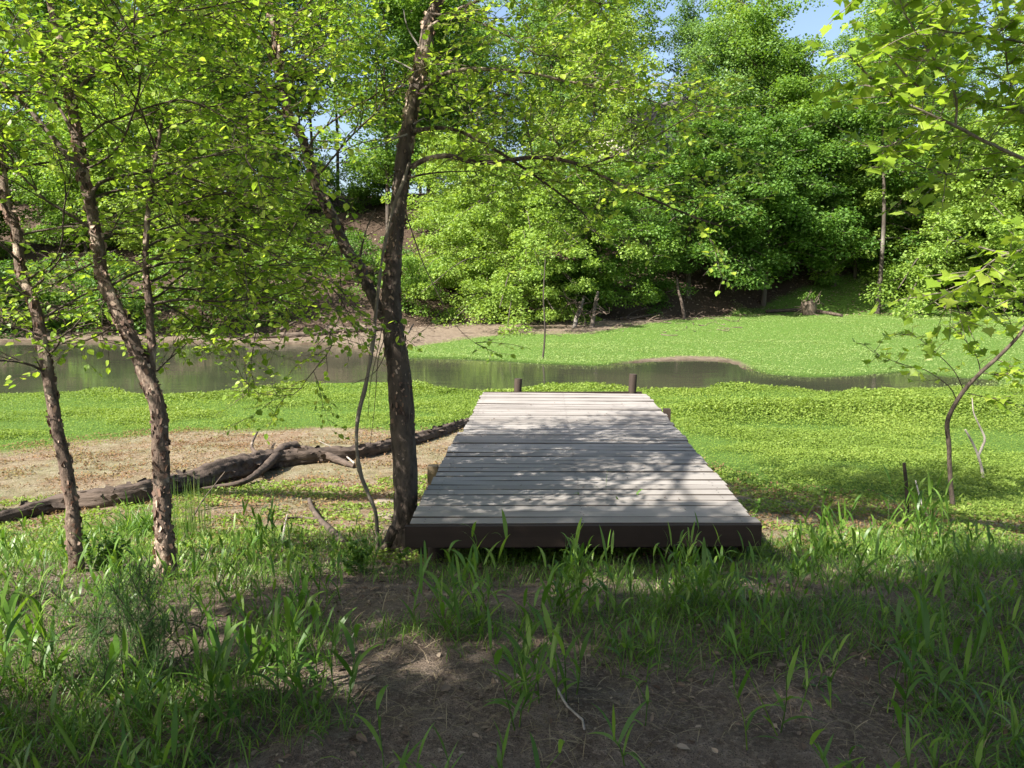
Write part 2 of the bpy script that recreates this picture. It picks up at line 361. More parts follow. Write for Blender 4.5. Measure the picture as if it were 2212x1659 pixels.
# ---------------------------------------------------------------- ground and water
GREEN_NEAR = flat([(u, v - 14) for u, v in NEAR_EDGE], WZ) + flat([(2400, 832), (2600, 1010), (2500, 1150), (2212, 1170), (2000, 1140), (1850, 1120), (1720, 1092), (1620, 1085), (1450, 1010), (1250, 900), (1036, 900), (985, 925), (850, 925), (700, 915), (600, 922), (420, 925), (200, 948), (0, 978), (-300, 1010), (-700, 1020)], -1.05)
GREEN_FAR = flat([(800, 770), (880, 745), (1000, 731), (1100, 724), (1250, 724), (1350, 716), (1480, 702), (1600, 692), (1700, 686), (1850, 682), (2050, 684), (2300, 690), (2700, 690), (2900, 840), (2400, 845), (2046, 845)], -1.1) + flat([(2075, 836), (2020, 825), (1960, 818), (1900, 822), (1850, 825), (1750, 827), (1660, 821), (1615, 802), (1590, 785), (1550, 774), (1480, 772), (1400, 778), (1330, 790), (1290, 800), (1170, 796), (1080, 790), (1000, 786), (880, 780)], WZ)
def build_ground():
    ys = np.concatenate([np.linspace(-60, -3, 24), np.linspace(-2.6, 1.5, 22), np.linspace(1.6, 8, 110), np.linspace(8.08, 20, 110), np.linspace(20.2, 36, 80), np.linspace(36.4, 75, 90), np.geomspace(78, 2500, 30)])
    t = np.linspace(-1, 1, 301); t = np.sign(t) * (np.abs(t) * .62 + .38 * np.abs(t) ** 3)
    Y = np.repeat(ys[:, None], len(t), 1); X = t[None, :] * (14 + 1.25 * np.abs(ys))[:, None]
    Z = H(X, Y); n, m = X.shape
    i = np.arange(n - 1)[:, None] * m; j = np.arange(m - 1)[None, :]
    F = np.stack([i + j, i + j + 1, i + m + j + 1, i + m + j], -1).reshape(-1, 4)
    mb = MB(); mb.add(np.stack([X, Y, Z], -1).reshape(-1, 3), F); o = mb.build('ground', M['ground'])
    o['kind'] = 'structure'; tag(o, 'sloping dirt bank, drained lake bed and wooded hillside', 'ground')
    x, y = X.ravel(), Y.ravel(); me = o.data
    gn, gf = sdf(GREEN_NEAR, x, y), sdf(GREEN_FAR, x, y); sr = sdf(RIVER, x, y)
    yb = YB(x)
    A = {'green': np.maximum(sstep(-.5, .5, gn), sstep(-.8, .8, gf)), 'dry': sstep(4.8, 6.8, y) * (1 - sstep(19, 22, y)), 'mud': sstep(19, 21, y) * (1 - sstep(-2, 1.5, y - yb)), 'litter': sstep(-1.5, .8, y - yb), 'wet': sstep(-.25, .05, sr)}
    for k, v in A.items():
        a = me.attributes.new(k, 'FLOAT', 'POINT'); a.data.foreach_set('value', v.astype(np.float32))
    w = MB(); xs = np.linspace(-60, 45, 60); yy = np.linspace(15, 40, 30); XX, YY = np.meshgrid(xs, yy); i = np.arange(29)[:, None] * 60; j = np.arange(59)[None, :]
    w.add(np.stack([XX, YY, np.full_like(XX, WZ)], -1).reshape(-1, 3), np.stack([i + j, i + j + 1, i + 61 + j, i + 60 + j], -1).reshape(-1, 4))
    o = w.build('water', M['water']); tag(o, 'shallow brown channel of water left in the drained lake', 'water', kind='structure')
build_ground()

# ---------------------------------------------------------------- stuff: ground cover, grass, litter
def scatter(n, x0, x1, y0, y1, r):
    # uniform in screen-ish terms: denser near the viewer
    u = r.random(n); y = 1 / (1 / y0 + u * (1 / y1 - 1 / y0)); w = (x1 - x0) / 2
    x = ((x0 + x1) / 2 + (r.random(n) * 2 - 1) * w) * (y / y1); return x, y
def cover():
    r = np.random.default_rng(5); mb = MB()
    n = 1500000; y = np.sqrt(6.0 ** 2 + r.random(n) * (20.5 ** 2 - 36)); keep = r.random(n) < np.clip(10.5 / y, .3, 1); y = y[keep]
    x = (r.random(len(y)) * 2 - 1) * (1.5 + .76 * y)
    s = sdf(GREEN_NEAR, x, y) + .55 * fbm(x * .9, y * .9, o=3) + .25; k = s > 0; x, y, s = x[k], y[k], s[k]
    sr = -sdf(RIVER, x, y); k = (sr > .05 + .32 * fbm(x * 1.1, y * 1.1, o=3)); x, y, s, sr = x[k], y[k], s[k], sr[k]
    clump = sstep(-.15, .5, fbm(x * .45 + 20, y * .7, o=3)); edge = np.exp(-np.clip(sr, 0, 9) / 1.0)
    ridge = np.exp(-((y - (15.3 + .06 * x)) / .9) ** 2) * sstep(2.5, 4, x) * (1 - sstep(9.5, 11, x))
    low = sstep(0, 1.2, s)
    hgt = (.02 + .07 * clump + .085 * edge * (.5 + 1.1 * np.clip(vnoise(x * .9, y * .9), -.4, 1)) + .32 * ridge) * (.35 + .65 * low)
    dens = np.clip(.22 + .75 * clump + .5 * edge + .5 * ridge, 0, 1); k = r.random(len(x)) < dens; x, y, hgt = x[k], y[k], hgt[k]; ridge = ridge[k]; edge = edge[k]
    z = H(x, y) + hgt * np.sqrt(r.random(len(x))) + .005
    up = runit(len(x), r) * .55 + np.array([0, 0, 1]); ax = runit(len(x), r) * np.array([1, 1, .45])
    size = (.6 + .55 * np.clip(hgt / .1, 0, 1)) * (.009 + .0014 * y) * (.65 + .7 * r.random(len(x))) * (1 + .35 * ridge + .3 * edge)
    leaves(mb, np.stack([x, y, z], 1), ax, up, size, DIAM, 1.25)
    o = mb.build('ground_cover', M['leaf_cover'], smooth=False); tag(o, 'bright green low leafy ground cover on the near side of the channel', 'ground cover', kind='stuff')
    # far meadow
    mb = MB(); n = 560000; y = np.sqrt(20.0 ** 2 + r.random(n) * (56 ** 2 - 400)); k = r.random(n) < np.clip(28 / y, 0, 1); y = y[k]; x = -9 + r.random(len(y)) * (12 + .85 * y)
    s = sdf(GREEN_FAR, x, y) + .9 * fbm(x * .5, y * .5, o=3) + .2; sr = -sdf(RIVER, x, y); k = (s > 0) & (sr > -.15); x, y, s, sr = x[k], y[k], s[k], sr[k]
    edge = np.exp(-np.clip(sr, 0, 9) / .7); cl = sstep(-.2, .5, fbm(x * .4, y * .6, o=3)); hgt = .02 + .04 * cl + .09 * edge
    k = r.random(len(x)) < .35 + .5 * cl + .4 * edge; x, y, hgt = x[k], y[k], hgt[k]
    z = H(x, y) + hgt * r.random(len(x)); up = runit(len(x), r) * .5 + np.array([0, 0, 1]); ax = runit(len(x), r) * np.array([1, 1, .4])
    leaves(mb, np.stack([x, y, z], 1), ax, up, (.02 + .0007 * y) * (.6 + .8 * r.random(len(x))), DIAM, 1.2)
    o = mb.build('meadow', M['leaf_meadow'], smooth=False); tag(o, 'flat green growth covering the far side of the lake bed', 'meadow', kind='stuff')
    # dry plants on the bare flat
    mb = MB(); n = 150000; y = np.sqrt(5.6 ** 2 + r.random(n) * (14 ** 2 - 31)); x = (r.random(n) * 2 - 1) * (1.2 + .75 * y)
    s = sdf(GREEN_NEAR, x, y); p = (s < .6) & (r.random(n) < .3 + .8 * sstep(0, .45, fbm(x * .8 + 3, y * 1.3, o=3))) & (fbm(x * 3.1, y * 3.1, o=2) > -.25); x, y = x[p], y[p]
    z = H(x, y) + .035 * r.random(len(x)); leaves(mb, np.stack([x, y, z], 1), runit(len(x), r) * np.array([1, 1, .5]), runit(len(x), r) * .7 + np.array([0, 0, 1]), .032 * (.6 + .8 * r.random(len(x))), DIAM, .9)
    o = mb.build('dry_ground_plants', M['leaf_dry'], smooth=False); tag(o, 'withered reddish and olive plants scattered over the dry mud flat', 'dry plants', kind='stuff')
    mb = MB(); n = 150000; y = np.sqrt(5.4 ** 2 + r.random(n) * (10.5 ** 2 - 29)); x = (r.random(n) * 2 - 1) * (1.2 + .75 * y)
    p = (fbm(x * 1.0 + 31, y * 1.4, o=3) > -.3) & (y < 10.5 + x * .3) & (fbm(x * 4, y * 4, o=2) > -.2) & (r.random(n) < .7); x, y = x[p], y[p]; z = H(x, y) + .04 * r.random(len(x))
    leaves(mb, np.stack([x, y, z], 1), runit(len(x), r) * np.array([1, 1, .5]), runit(len(x), r) * .7 + np.array([0, 0, 1]), .035 * (.6 + .8 * r.random(len(x))), DIAM, 1.0)
    o = mb.build('creeping_weeds', M['leaf_cover'], smooth=False); tag(o, 'small creeping green weeds on the tan soil below the bank', 'weeds', kind='stuff')
    # dead leaves on the near bank
    mb = MB(); n = 26000; y = 1.2 + r.random(n) * 5.2; x = (r.random(n) * 2 - 1) * (1.6 + .72 * y); p = r.random(n) < .25 + .75 * sstep(-.1, .4, fbm(x * .9 + 5, y * .9, o=2)); x, y = x[p], y[p]
    z = H(x, y) + .012 * r.random(len(x)) + .004; leaves(mb, np.stack([x, y, z], 1), runit(len(x), r) * np.array([1, 1, .25]), runit(len(x), r) * .45 + np.array([0, 0, 1]), .012 + .045 * r.random(len(x)) ** 3.2, OVAL, .45 + .6 * r.random(len(x)))
    n = 260; x = -.7 + 2.2 * r.random(n); y = 5.5 + 5 * r.random(n); leaves(mb, np.stack([x, y, np.full(n, -.062)], 1), runit(n, r) * np.array([1, 1, .1]), runit(n, r) * .25 + np.array([0, 0, 1]), .012 + .022 * r.random(n) ** 2, OVAL, .5 + .5 * r.random(n))
    # and on the wooded slope
    n = 60000; x = (r.random(n) * 2 - 1) * 48; y = 36 + r.random(n) * 33; z = H(x, y) + .06 * r.random(n)
    k = y > YB(x) - 1; x, y, z = x[k], y[k], z[k]
    leaves(mb, np.stack([x, y, z], 1), runit(len(x), r) * np.array([1, 1, .4]), runit(len(x), r) * .6 + np.array([0, -.3, 1]), .1 + .08 * r.random(len(x)), DIAM, .9)
    o = mb.build('leaf_litter', M['leaf_dead'], smooth=False); tag(o, 'brown dead leaves strewn over the bank and the wooded slope', 'leaf litter', kind='stuff')
    # fine grass on the near bank
    mb = MB(); n = 75000; y = 1.3 + r.random(n) ** 1.1 * 5.4; x = (r.random(n) * 2 - 1) * (1.5 + .74 * y)
    f = fbm(x * 1.1 + 50, y * 1.1, o=3); left = sstep(-.6, -2.4, x) ; right = sstep(1.2, 3, x); belt = np.exp(-((y - 4.9) / .5) ** 2)
    p = r.random(n) < np.clip(sstep(.0, .45, f + .35 * left + .32 * right + .5 * belt + .1), 0, 1); x, y = x[p], y[p]; f = f[p]; right = right[p]
    b = np.stack([x, y, H(x, y) - .01], 1); d = runit(len(x), r) * .55 + np.array([0, 0, 1]); d[:, 2] = np.abs(d[:, 2])
    L = (.05 + .13 * r.random(len(x)) + .1 * np.clip(f, 0, 1)) * (1 + .25 * right)
    blades(mb, b, d, L, .003 + .0035 * r.random(len(x)), .1 + .5 * r.random(len(x)), 3, r)
    dm = MB(); n2 = 22000; y = 1.3 + r.random(n2) * 5.2; x = (r.random(n2) * 2 - 1) * (1.5 + .74 * y); q = fbm(x * 1.3 + 9, y * 1.3, o=2) > -.05; x, y = x[q], y[q]
    d = runit(len(x), r); d[:, 2] = np.abs(d[:, 2]) * .45 + .05; blades(dm, np.stack([x, y, H(x, y)], 1), d, .06 + .16 * r.random(len(x)), .002 + .0025 * r.random(len(x)), .3 + .4 * r.random(len(x)), 3, r)
    o = dm.build('dead_grass', M['straw'], smooth=False); tag(o, 'dry straw coloured dead grass lying on the shaded bank', 'dead grass', kind='stuff')
    o = mb.build('grass', M['blade'], smooth=False); tag(o, 'thin green grass growing in patches on the shaded dirt bank', 'grass', kind='stuff')
cover()

def cane_tuft(mb, c, n, h, r, spread=.22, wid=.015):
    # several leafy stems, each with lance-shaped blades held up along it
    for _ in range(n):
        o = r.normal(size=2) * spread * .35; bx, by = c[0] + o[0], c[1] + o[1]; bz = hz(bx, by) - .01
        lean = np.array([r.normal() * .22, r.normal() * .22, 1.0]); L = h * (.55 + .5 * r.random())
        p = cr([(bx, by, bz), tuple(np.array([bx, by, bz]) + lean * L * .5), tuple(np.array([bx, by, bz]) + lean * L + np.array([r.normal() * .04, r.normal() * .04, 0]))], .05)
        tube(mb, p, np.linspace(.0028, .0012, len(p)), 4, cap=False)
        k = r.integers(4, 8); t = .2 + .8 * np.arange(k) / (k - 1); q = p[(t * (len(p) - 1)).astype(int)]
        ph = r.random() * 6.28 + np.arange(k) * 2.6 + r.normal(size=k) * .4
        el = .75 + .6 * t; d = np.stack([np.cos(ph) * np.cos(el), np.sin(ph) * np.cos(el), np.sin(el)], 1)
        blades(mb, q, d, h * (.32 + .3 * r.random(k)), wid * (.6 + .7 * r.random(k)), .12 + .5 * r.random(k), 5, r)
def cane_stuff():
    r = np.random.default_rng(8); mb = MB(); cnt = 0
    while cnt < 310:
        y = 1.7 + r.random() * 4.2; x = (r.random() * 2 - 1) * (1.2 + .7 * y)
        w = .4 + .6 * (x < -.9) + .6 * (x > 1.0)
        if -.75 < x < .1 and y > 2.4 and r.random() < .6: continue
        if -1 < x < 2.1 and y > 5.0: continue
        if r.random() > w: continue
        cane_tuft(mb, (x, y), r.integers(1, 5), .14 + .22 * r.random(), r); cnt += 1
    o = mb.build('bank_grass', M['blade'], smooth=True); tag(o, 'broad bladed green grass thick over the shaded bank', 'grass', kind='stuff')
cane_stuff()
TUFTS = [  # u, v base pixel, stems, height, label
    (1310, 1185, 6, .42, 'tallest broad-bladed grass tuft rising in front of the dock beam at its middle'),
    (1160, 1180, 5, .34, 'arching grass tuft in front of the dock beam, left of its middle'),
    (1440, 1190, 5, .26, 'short leafy grass tuft below the right half of the dock beam'),
    (985, 1370, 8, .38, 'bright wide-leaved grass tuft on bare dirt before the dock'),
    (1230, 1330, 9, .36, 'large partly sunlit grass tuft on the bank between dock and viewer'),
    (1145, 1510, 7, .36, 'dark upright grass tuft on bare shaded dirt at the picture bottom centre'),
    (640, 1500, 9, .4, 'wide fan of tall grass blades on the bank right of the dark feathery plant'),
    (470, 1560, 6, .38, 'tall leaning grass blades at the bottom, below the dark feathery plant'),
    (60, 1500, 8, .38, 'dense tall grass tuft in the lower left corner of the bank'),
    (560, 1180, 9, .3, 'low dark grass clump at bank edge between the peeling trunks and the dock tree'),
    (1480, 1330, 7, .3, 'shaded grass tuft on the bank below the dock right corner'),
    (1790, 1210, 8, .36, 'pale sunlit grass tuft right of the dock front corner'),
    (1990, 1190, 9, .45, 'tall dark grass tuft in the shade near the thin stake'),
    (1990, 1520, 8, .36, 'dark grass tuft in deep shade at the lower right'),
]
for i, (u, v, n, h, lab) in enumerate(TUFTS):
    p = G(u, v); r = np.random.default_rng(100 + i); root = thing('grass_tuft', lab, 'grass tuft', tuple(p), 'broad-bladed grass tufts on the bank')
    mb = MB(); cane_tuft(mb, p, int(n * 1.9), h * 1.05, r, .3, .02); part(mb, 'blades', M['blade'], root)
def long_grass():
    p = G(300, 1150); r = np.random.default_rng(77); root = thing('grass_clump', 'big clump of long arching grass beside the forked peeling trunk', 'grass clump', tuple(p))
    n = 420; b = np.stack([p[0] + r.normal(size=n) * .13, p[1] + r.normal(size=n) * .1, np.full(n, p[2] - .02)], 1)
    d = runit(n, r) * .5 + np.array([0, 0, 1]); d[:, 2] = np.abs(d[:, 2]); mb = MB()
    blades(mb, b, d, .22 + .28 * r.random(n), .004 + .005 * r.random(n), .2 + .6 * r.random(n), 5, r); part(mb, 'blades', M['blade'], root)
    p = G(420, 1165); root = thing('reed_clump', 'clump of thin upright dry reeds right of the forked peeling trunk', 'reeds', tuple(p)); n = 90
    b = np.stack([p[0] + r.normal(size=n) * .12, p[1] + r.normal(size=n) * .08, np.full(n, p[2] - .02)], 1); d = runit(n, r) * .1 + np.array([0, 0, 1]); mb = MB()
    blades(mb, b, d, .3 + .35 * r.random(n), .003 + .003 * r.random(n), .05 * r.random(n), 4, r); part(mb, 'stems', M['blade_pale'], root)
    p = G(300, 1490); root = thing('feathery_weed', 'dark feathery bushy weed with upright stems on the shaded bank', 'weed', tuple(p)); mb = MB(); lf = MB()
    for k in range(26):
        a = np.array([p[0] + r.normal() * .07, p[1] + r.normal() * .06, p[2]]); L = .26 + .3 * r.random(); q = cr([a, a + np.array([r.normal() * .07, r.normal() * .07, L * .5]), a + np.array([r.normal() * .13, r.normal() * .13, L])], .03)
        tube(mb, q, np.linspace(.0035, .0012, len(q)), 5, cap=False); m = 190; t = .15 + .85 * r.random(m); pts = q[(t * (len(q) - 1)).astype(int)]
        d = runit(m, r) + np.array([0, 0, .7]); blades(lf, pts, d, .04 + .06 * r.random(m), np.full(m, .0028), .3 * r.random(m), 2, r)
    part(mb, 'stems', M['bark_twig'], root); part(lf, 'leaves', M['fennel'], root)
long_grass()
def leafy_weeds():
    spec = [(935, 1195, 'small leafy weed cluster at the foot of the dock tree, below the beam left end'), (1060, 1190, 'row of short leafy weeds in front of the dock beam left part'), (1555, 1205, 'spindly leafy weed stem standing before the dock beam right end'), (770, 1235, 'low leafy green weeds at the foot of the hanging vine'), (215, 1230, 'leafy weeds growing at the base of the leftmost peeling trunk')]
    for i, (u, v, lab) in enumerate(spec):
        p = G(u, v); r = np.random.default_rng(200 + i); root = thing('leafy_weed', lab, 'weed', tuple(p), 'leafy weeds on the bank edge'); st = MB(); lf = MB(); ps = []; ax = []
        for k in range(16 if u != 1555 else 1):
            a = np.array([p[0] + r.normal() * .11, p[1] + r.normal() * .07, 0]); a[2] = hz(a[0], a[1]); L = (.1 + .14 * r.random()) * (2 if u == 1555 else 1)
            q = cr([a, a + np.array([r.normal() * .02, r.normal() * .02, L * .5]), a + np.array([r.normal() * .05, r.normal() * .05, L])], .015); tube(st, q, .0018, 4, cap=False)
            for t in q[1:]:
                for _ in range(3): ps.append(t); ax.append(runit(1, r)[0] + np.array([0, 0, .4]))
        part(st, 'stems' if u != 1555 else 'stem', M['blade_pale'], root); leaves(lf, ps, ax, np.tile([0, 0, 1.0], (len(ps), 1)) + runit(len(ps), r) * .3, .022 + .02 * r.random(len(ps)), OVAL); part(lf, 'leaves', M['leaf_vine'], root)
leafy_weeds()

# ---------------------------------------------------------------- dock
def dock():
    DZ = -.07
    a, b, c, d = (PZ(u, v, DZ) for u, v in ((880, 1133), (1639, 1130), (1397, 850), (1036, 848)))
    root = thing('dock', 'weathered grey plank dock standing over the drained lake bed', 'dock', (float((a[0] + b[0]) / 2), float(a[1]), hz(0, a[1])))
    r = np.random.default_rng(21); mb = MB(); n = 42; up = np.array([0, 0, 1.0])
    for i in range(n):
        t0 = i / n; t1 = (i + 1) / n; tm = (t0 + t1) / 2; gap = (.005 + .008 * r.random() ** 1.5) if i < 24 else (.002 + .007 * r.random() ** 2)
        if i in (9, 10, 7, 20, 34): gap = .014
        l = a + (d - a) * tm; e = b + (c - b) * tm; ax = e - l; w = np.linalg.norm(ax); ux = ax / w; uy = np.cross(up, ux)
        L0 = r.normal() * .008 + (.045 if i > 21 else 0); L1 = r.normal() * .008 + (.012 if i % 7 == 3 else 0)
        l2 = l + ux * L0; e2 = e - ux * L1; cen = (l2 + e2) / 2; hw = np.linalg.norm(e2 - l2) / 2; dep = np.linalg.norm((d - a)) / n / 2 - gap / 2
        cen = cen + up * (-.019 + r.normal() * .0022); tl = r.normal() * .004
        V = []; bev = .005   # plank with eased edges, subdivided along its length, a little warped
        xs = np.linspace(-1, 1, 9); prof = [(-dep, -.019), (-dep, .019 - bev), (-dep + bev, .019), (dep - bev, .019), (dep, .019 - bev), (dep, -.019)]
        wob = r.normal(size=9) * .0012
        for k, s in enumerate(xs):
            for (py, pz) in prof: V.append(cen + ux * s * hw + uy * (py + wob[k]) + up * (pz + tl * s + wob[k] * .8))
        q = len(prof); F = [(k * q + m, (k + 1) * q + m, (k + 1) * q + (m + 1) % q, k * q + (m + 1) % q) for k in range(8) for m in range(q)]
        mb.add(V, F); mb.V and None
        m0 = mb.n - len(V); mb.F.setdefault(6, []).append(np.array([[m0 + k for k in range(q)], [m0 + 8 * q + k for k in range(q - 1, -1, -1)]]))
    for i in range(n):
        for f in (.045, .5, .955):
            for q in (-.03, .03):
                t = (i + .5) / n; c0 = (a + (d - a) * t) * (1 - f) + (b + (c - b) * t) * f + np.array([r.normal() * .006, q + r.normal() * .004, .0045]); an = np.arange(6) * np.pi / 3; mb.add([c0 + np.array([math.cos(w) * .006, math.sin(w) * .006, 0]) for w in an], [(0, 1, 2, 3, 4, 5)])
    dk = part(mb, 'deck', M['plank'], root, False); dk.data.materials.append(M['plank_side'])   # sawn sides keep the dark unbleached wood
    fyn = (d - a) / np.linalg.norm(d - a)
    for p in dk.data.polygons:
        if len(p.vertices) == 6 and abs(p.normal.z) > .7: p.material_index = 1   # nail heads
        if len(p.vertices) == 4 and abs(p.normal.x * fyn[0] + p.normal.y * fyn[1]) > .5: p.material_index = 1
    ux = (b - a) / np.linalg.norm(b - a); fy = (d - a) / np.linalg.norm(d - a); fy2 = (c - b) / np.linalg.norm(c - b)
    mb = MB(); box(mb, (a + b) / 2 - fy * .021 + up * (-.076), ux * (np.linalg.norm(b - a) / 2 + .012), fy * .019, up * .074); o = part(mb, 'front_beam', M['beam'], root, False); o['label'] = 'dark brown front beam'
    mb = MB(); box(mb, (c + d) / 2 + fy * .03 + up * (-.07), ux * (np.linalg.norm(c - d) / 2 - .06), fy * .019, up * .085); part(mb, 'end_beam', M['beam'], root, False)
    for s, (p0, p1) in enumerate(((a, d), ((a + b) / 2, (c + d) / 2), (b, c))):
        off = ux * (.09 if s == 0 else -.09 if s == 2 else 0); m = MB(); dd = (p1 - p0); L = np.linalg.norm(dd); dd /= L
        box(m, (p0 + p1) / 2 + off + up * (-.038 - .09 - .001), dd * (L / 2 - .02), np.cross(up, dd) * .019, up * .09); part(m, 'joist', M['beam'], root, False)
    def pile(p, top, rad, mat='post', rnd=True):
        m = MB(); zb = hz(p[0], p[1]) - .2; z = np.arange(zb, top, .05); z = np.append(z, top); pts = np.stack([np.full(len(z), p[0]) + .012 * np.sin(z * 3), np.full(len(z), p[1]), z], 1)
        rr = np.full(len(z), rad); rr[-1] *= .93; tube(m, pts, rr, 14, .12, 16); return part(m, 'post', M[mat], root)
    pl = P(1119, 848, d[1] + .12); pile(pl, DZ + .19, .058); pr = P(1366, 850, c[1] + .1); pile(pr, DZ + .27, .058)
    for t, side in ((.05, 0), (.05, 1), (.5, 0), (.5, 1)):
        p = (a + (d - a) * t + ux * .16) if side == 0 else (b + (c - b) * t - ux * .16); pile(p, DZ - .23, .06)
    pile((a + b) / 2 + fy * .3, DZ - .23, .06)
    # cross beams sticking out at the sides
    for t, ov0, ov1, mat in ((.30, .14, .0, 'post_tan'), (.2, .09, .0, 'beam'), (.74, .0, .11, 'post'), (.08, .05, 0, 'beam')):
        l = a + (d - a) * t; e = b + (c - b) * t; m = MB(); l2 = l - ux * ov0 + ux * .03 * (ov0 == 0); e2 = e + ux * ov1 - ux * .03 * (ov1 == 0)
        box(m, (l2 + e2) / 2 + up * (-.038 - .18 - .05 - .003), ux * np.linalg.norm(e2 - l2) / 2, fy * .07, up * .05); part(m, 'cross_beam', M[mat], root, False)
    p = b + (c - b) * .76 + ux * .07; m = MB(); zt = DZ + .02; zb = hz(p[0], p[1]) - .1; box(m, (p[0], p[1], (zt + zb) / 2), ux * .045, fy2 * .045, up * (zt - zb) / 2); part(m, 'side_post', M['post'], root, False)
    p = a + (d - a) * .285 - ux * .07; m = MB(); zt = DZ - .015; zb = hz(p[0], p[1]) - .1; box(m, (p[0], p[1], (zt + zb) / 2), ux * .045, fy * .045, up * (zt - zb) / 2); part(m, 'side_post', M['post_tan'], root, False)
dock()

# ---------------------------------------------------------------- near trees
class Plant:
    def __init__(s, seed): s.r = np.random.default_rng(seed); s.lp = []; s.la = []
    def twig(s, mb, p, d, L, r0, spacing, depth=0, up=.15, sag=.35):
        r = s.r; n = max(3, int(L / .05)); pts = [np.array(p, float)]; d = np.array(d, float); d /= np.linalg.norm(d)
        for i in range(n):
            d = d + r.normal(size=3) * .1 + np.array([0, 0, up - sag * (i / n)]) * .12; d /= np.linalg.norm(d); pts.append(pts[-1] + d * L / n)
        pts = np.array(pts); tube(mb, pts, np.linspace(r0, max(.0011, r0 * .3), len(pts)), 5 if r0 > .004 else 3, cap=False)
        if depth > 0:
            k = max(2, int(L / (.07 if depth == 1 else .11)))
            for t in np.linspace(.18, 1, k):
                q = pts[min(len(pts) - 1, int(t * (len(pts) - 1)))]; i = min(len(pts) - 2, int(t * (len(pts) - 1))); td = pts[i + 1] - pts[i]; td /= np.linalg.norm(td)
                side = np.cross(td, [0, 0, 1.0]) * (1 if r.random() < .5 else -1) + r.normal(size=3) * .35 ; nd = td * .75 + side * .8 * (1.15 - t * .5)
                s.twig(mb, q, nd, L * (.34 + .22 * r.random()) * (1.15 - .55 * t), r0 * .5, spacing, depth - 1, up * .6, sag)
        else:
            m = max(2, int(L / spacing))
            for k in range(m):
                t = (k + .6) / m; i = min(len(pts) - 2, int(t * (len(pts) - 1))); td = pts[i + 1] - pts[i]; td /= np.linalg.norm(td) + 1e-9
                side = np.cross(td, [0, 0, 1.0]) * (1 if k % 2 else -1); s.lp.append(pts[i] + (pts[i + 1] - pts[i]) * r.random()); s.la.append(td * .55 + side * .75 + r.normal(size=3) * .35 + np.array([0, 0, -.25]))
    def limb(s, mb, pts, r0, r1, sides=8, rough=.1, twigs=0, t0=.25, L=(.3, .7), spacing=.05, depth=1, step=.06, flat=.3):
        pts = cr(pts, step); tube(mb, pts, np.linspace(r0, r1, len(pts)), sides, rough, 25, cap=True); r = s.r
        for t in t0 + (1 - t0) * np.sort(r.random(twigs)):
            i = min(len(pts) - 2, int(t * (len(pts) - 1))); td = pts[i + 1] - pts[i]; td /= np.linalg.norm(td)
            v = runit(1, r)[0]; v -= td * (v @ td); v[2] *= flat; v /= np.linalg.norm(v) + 1e-9
            s.twig(mb, pts[i], td * .55 + v, L[0] + (L[1] - L[0]) * r.random(), .0035, spacing, depth)
        return pts
    def crown(s, root, mat, size, tmpl=OVAL, name='leaves', wid=1.15):
        n = len(s.lp); 
        if not n: return
        mb = MB(); up = runit(n, s.r) * .6 + np.array([0, 0, 1]); leaves(mb, s.lp, s.la, up, size * (.6 + .65 * s.r.random(n)), tmpl, wid); return part(mb, name, mat, root, False)
def px(path, y0, y1=None):     # pixel path to 3-D, distance changing evenly along it
    y1 = y0 if y1 is None else y1; n = len(path)
    return np.array([P(u, v, y0 + (y1 - y0) * i / (n - 1)) for i, (u, v) in enumerate(path)])
def peel(mb, pts, rad, n, r, size=.03, t0=.0, t1=1.0):   # curled plates of loose bark
    mb.p0 = getattr(mb, 'p0', sum(len(q) for q in mb.F[4])); size *= .62; ps = []; ax = []; up = []; T = np.gradient(pts, axis=0); T /= np.linalg.norm(T, axis=1)[:, None]
    for _ in range(n):
        t = t0 + (t1 - t0) * r.random(); i = int(t * (len(pts) - 1)); v = runit(1, r)[0]; v -= T[i] * (v @ T[i]); v /= np.linalg.norm(v)
        tang = np.cross(T[i], v) * (1 if r.random() < .5 else -1); ps.append(pts[i] + v * rad[i] * .93); ax.append(tang + v * (.02 + .3 * r.random() ** 2) + T[i] * r.normal() * .5); up.append(v)
    leaves(mb, ps, ax, up, size * (.5 + r.random(n)), CURL, .6 + 2.2 * r.random(n) ** 1.5)
def bark(mb, name, mat, root):
    o = part(mb, name, mat, root); o.data.materials.append(M['curl']); idx = np.zeros(len(o.data.polygons), np.int32); n4 = sum(len(q) for q in mb.F[4]); idx[mb.p0:n4] = 1
    o.data.polygons.foreach_set('material_index', idx); return o
CURL = (np.array([(-.3, 0, 0), (.3, 0, 0), (.34, .45, .1), (-.28, .45, .1), (.25, .8, .27), (-.2, .85, .3)]), np.array([(0, 1, 2, 3), (3, 2, 4, 5)]))
def auto(pl, root, pts, mat, n, t0, t1, L, bias, depth=2, spacing=.05, r0=.009, tw=None):
    # boughs that leave a stem, one mesh each
    r = pl.r; out = []
    for t in t0 + (t1 - t0) * (np.arange(n) + r.random(n)) / n:
        i = min(len(pts) - 2, int(t * (len(pts) - 1))); ph = r.random() * 6.28; d = np.array([math.cos(ph), math.sin(ph), .35 + .5 * r.random()]) + np.array(bias)
        mb = MB(); pl.twig(mb, pts[i], d, L[0] + (L[1] - L[0]) * r.random(), r0 * (1.2 - .5 * t), spacing, depth, .1, .5); part(mb, 'branch', mat, root)

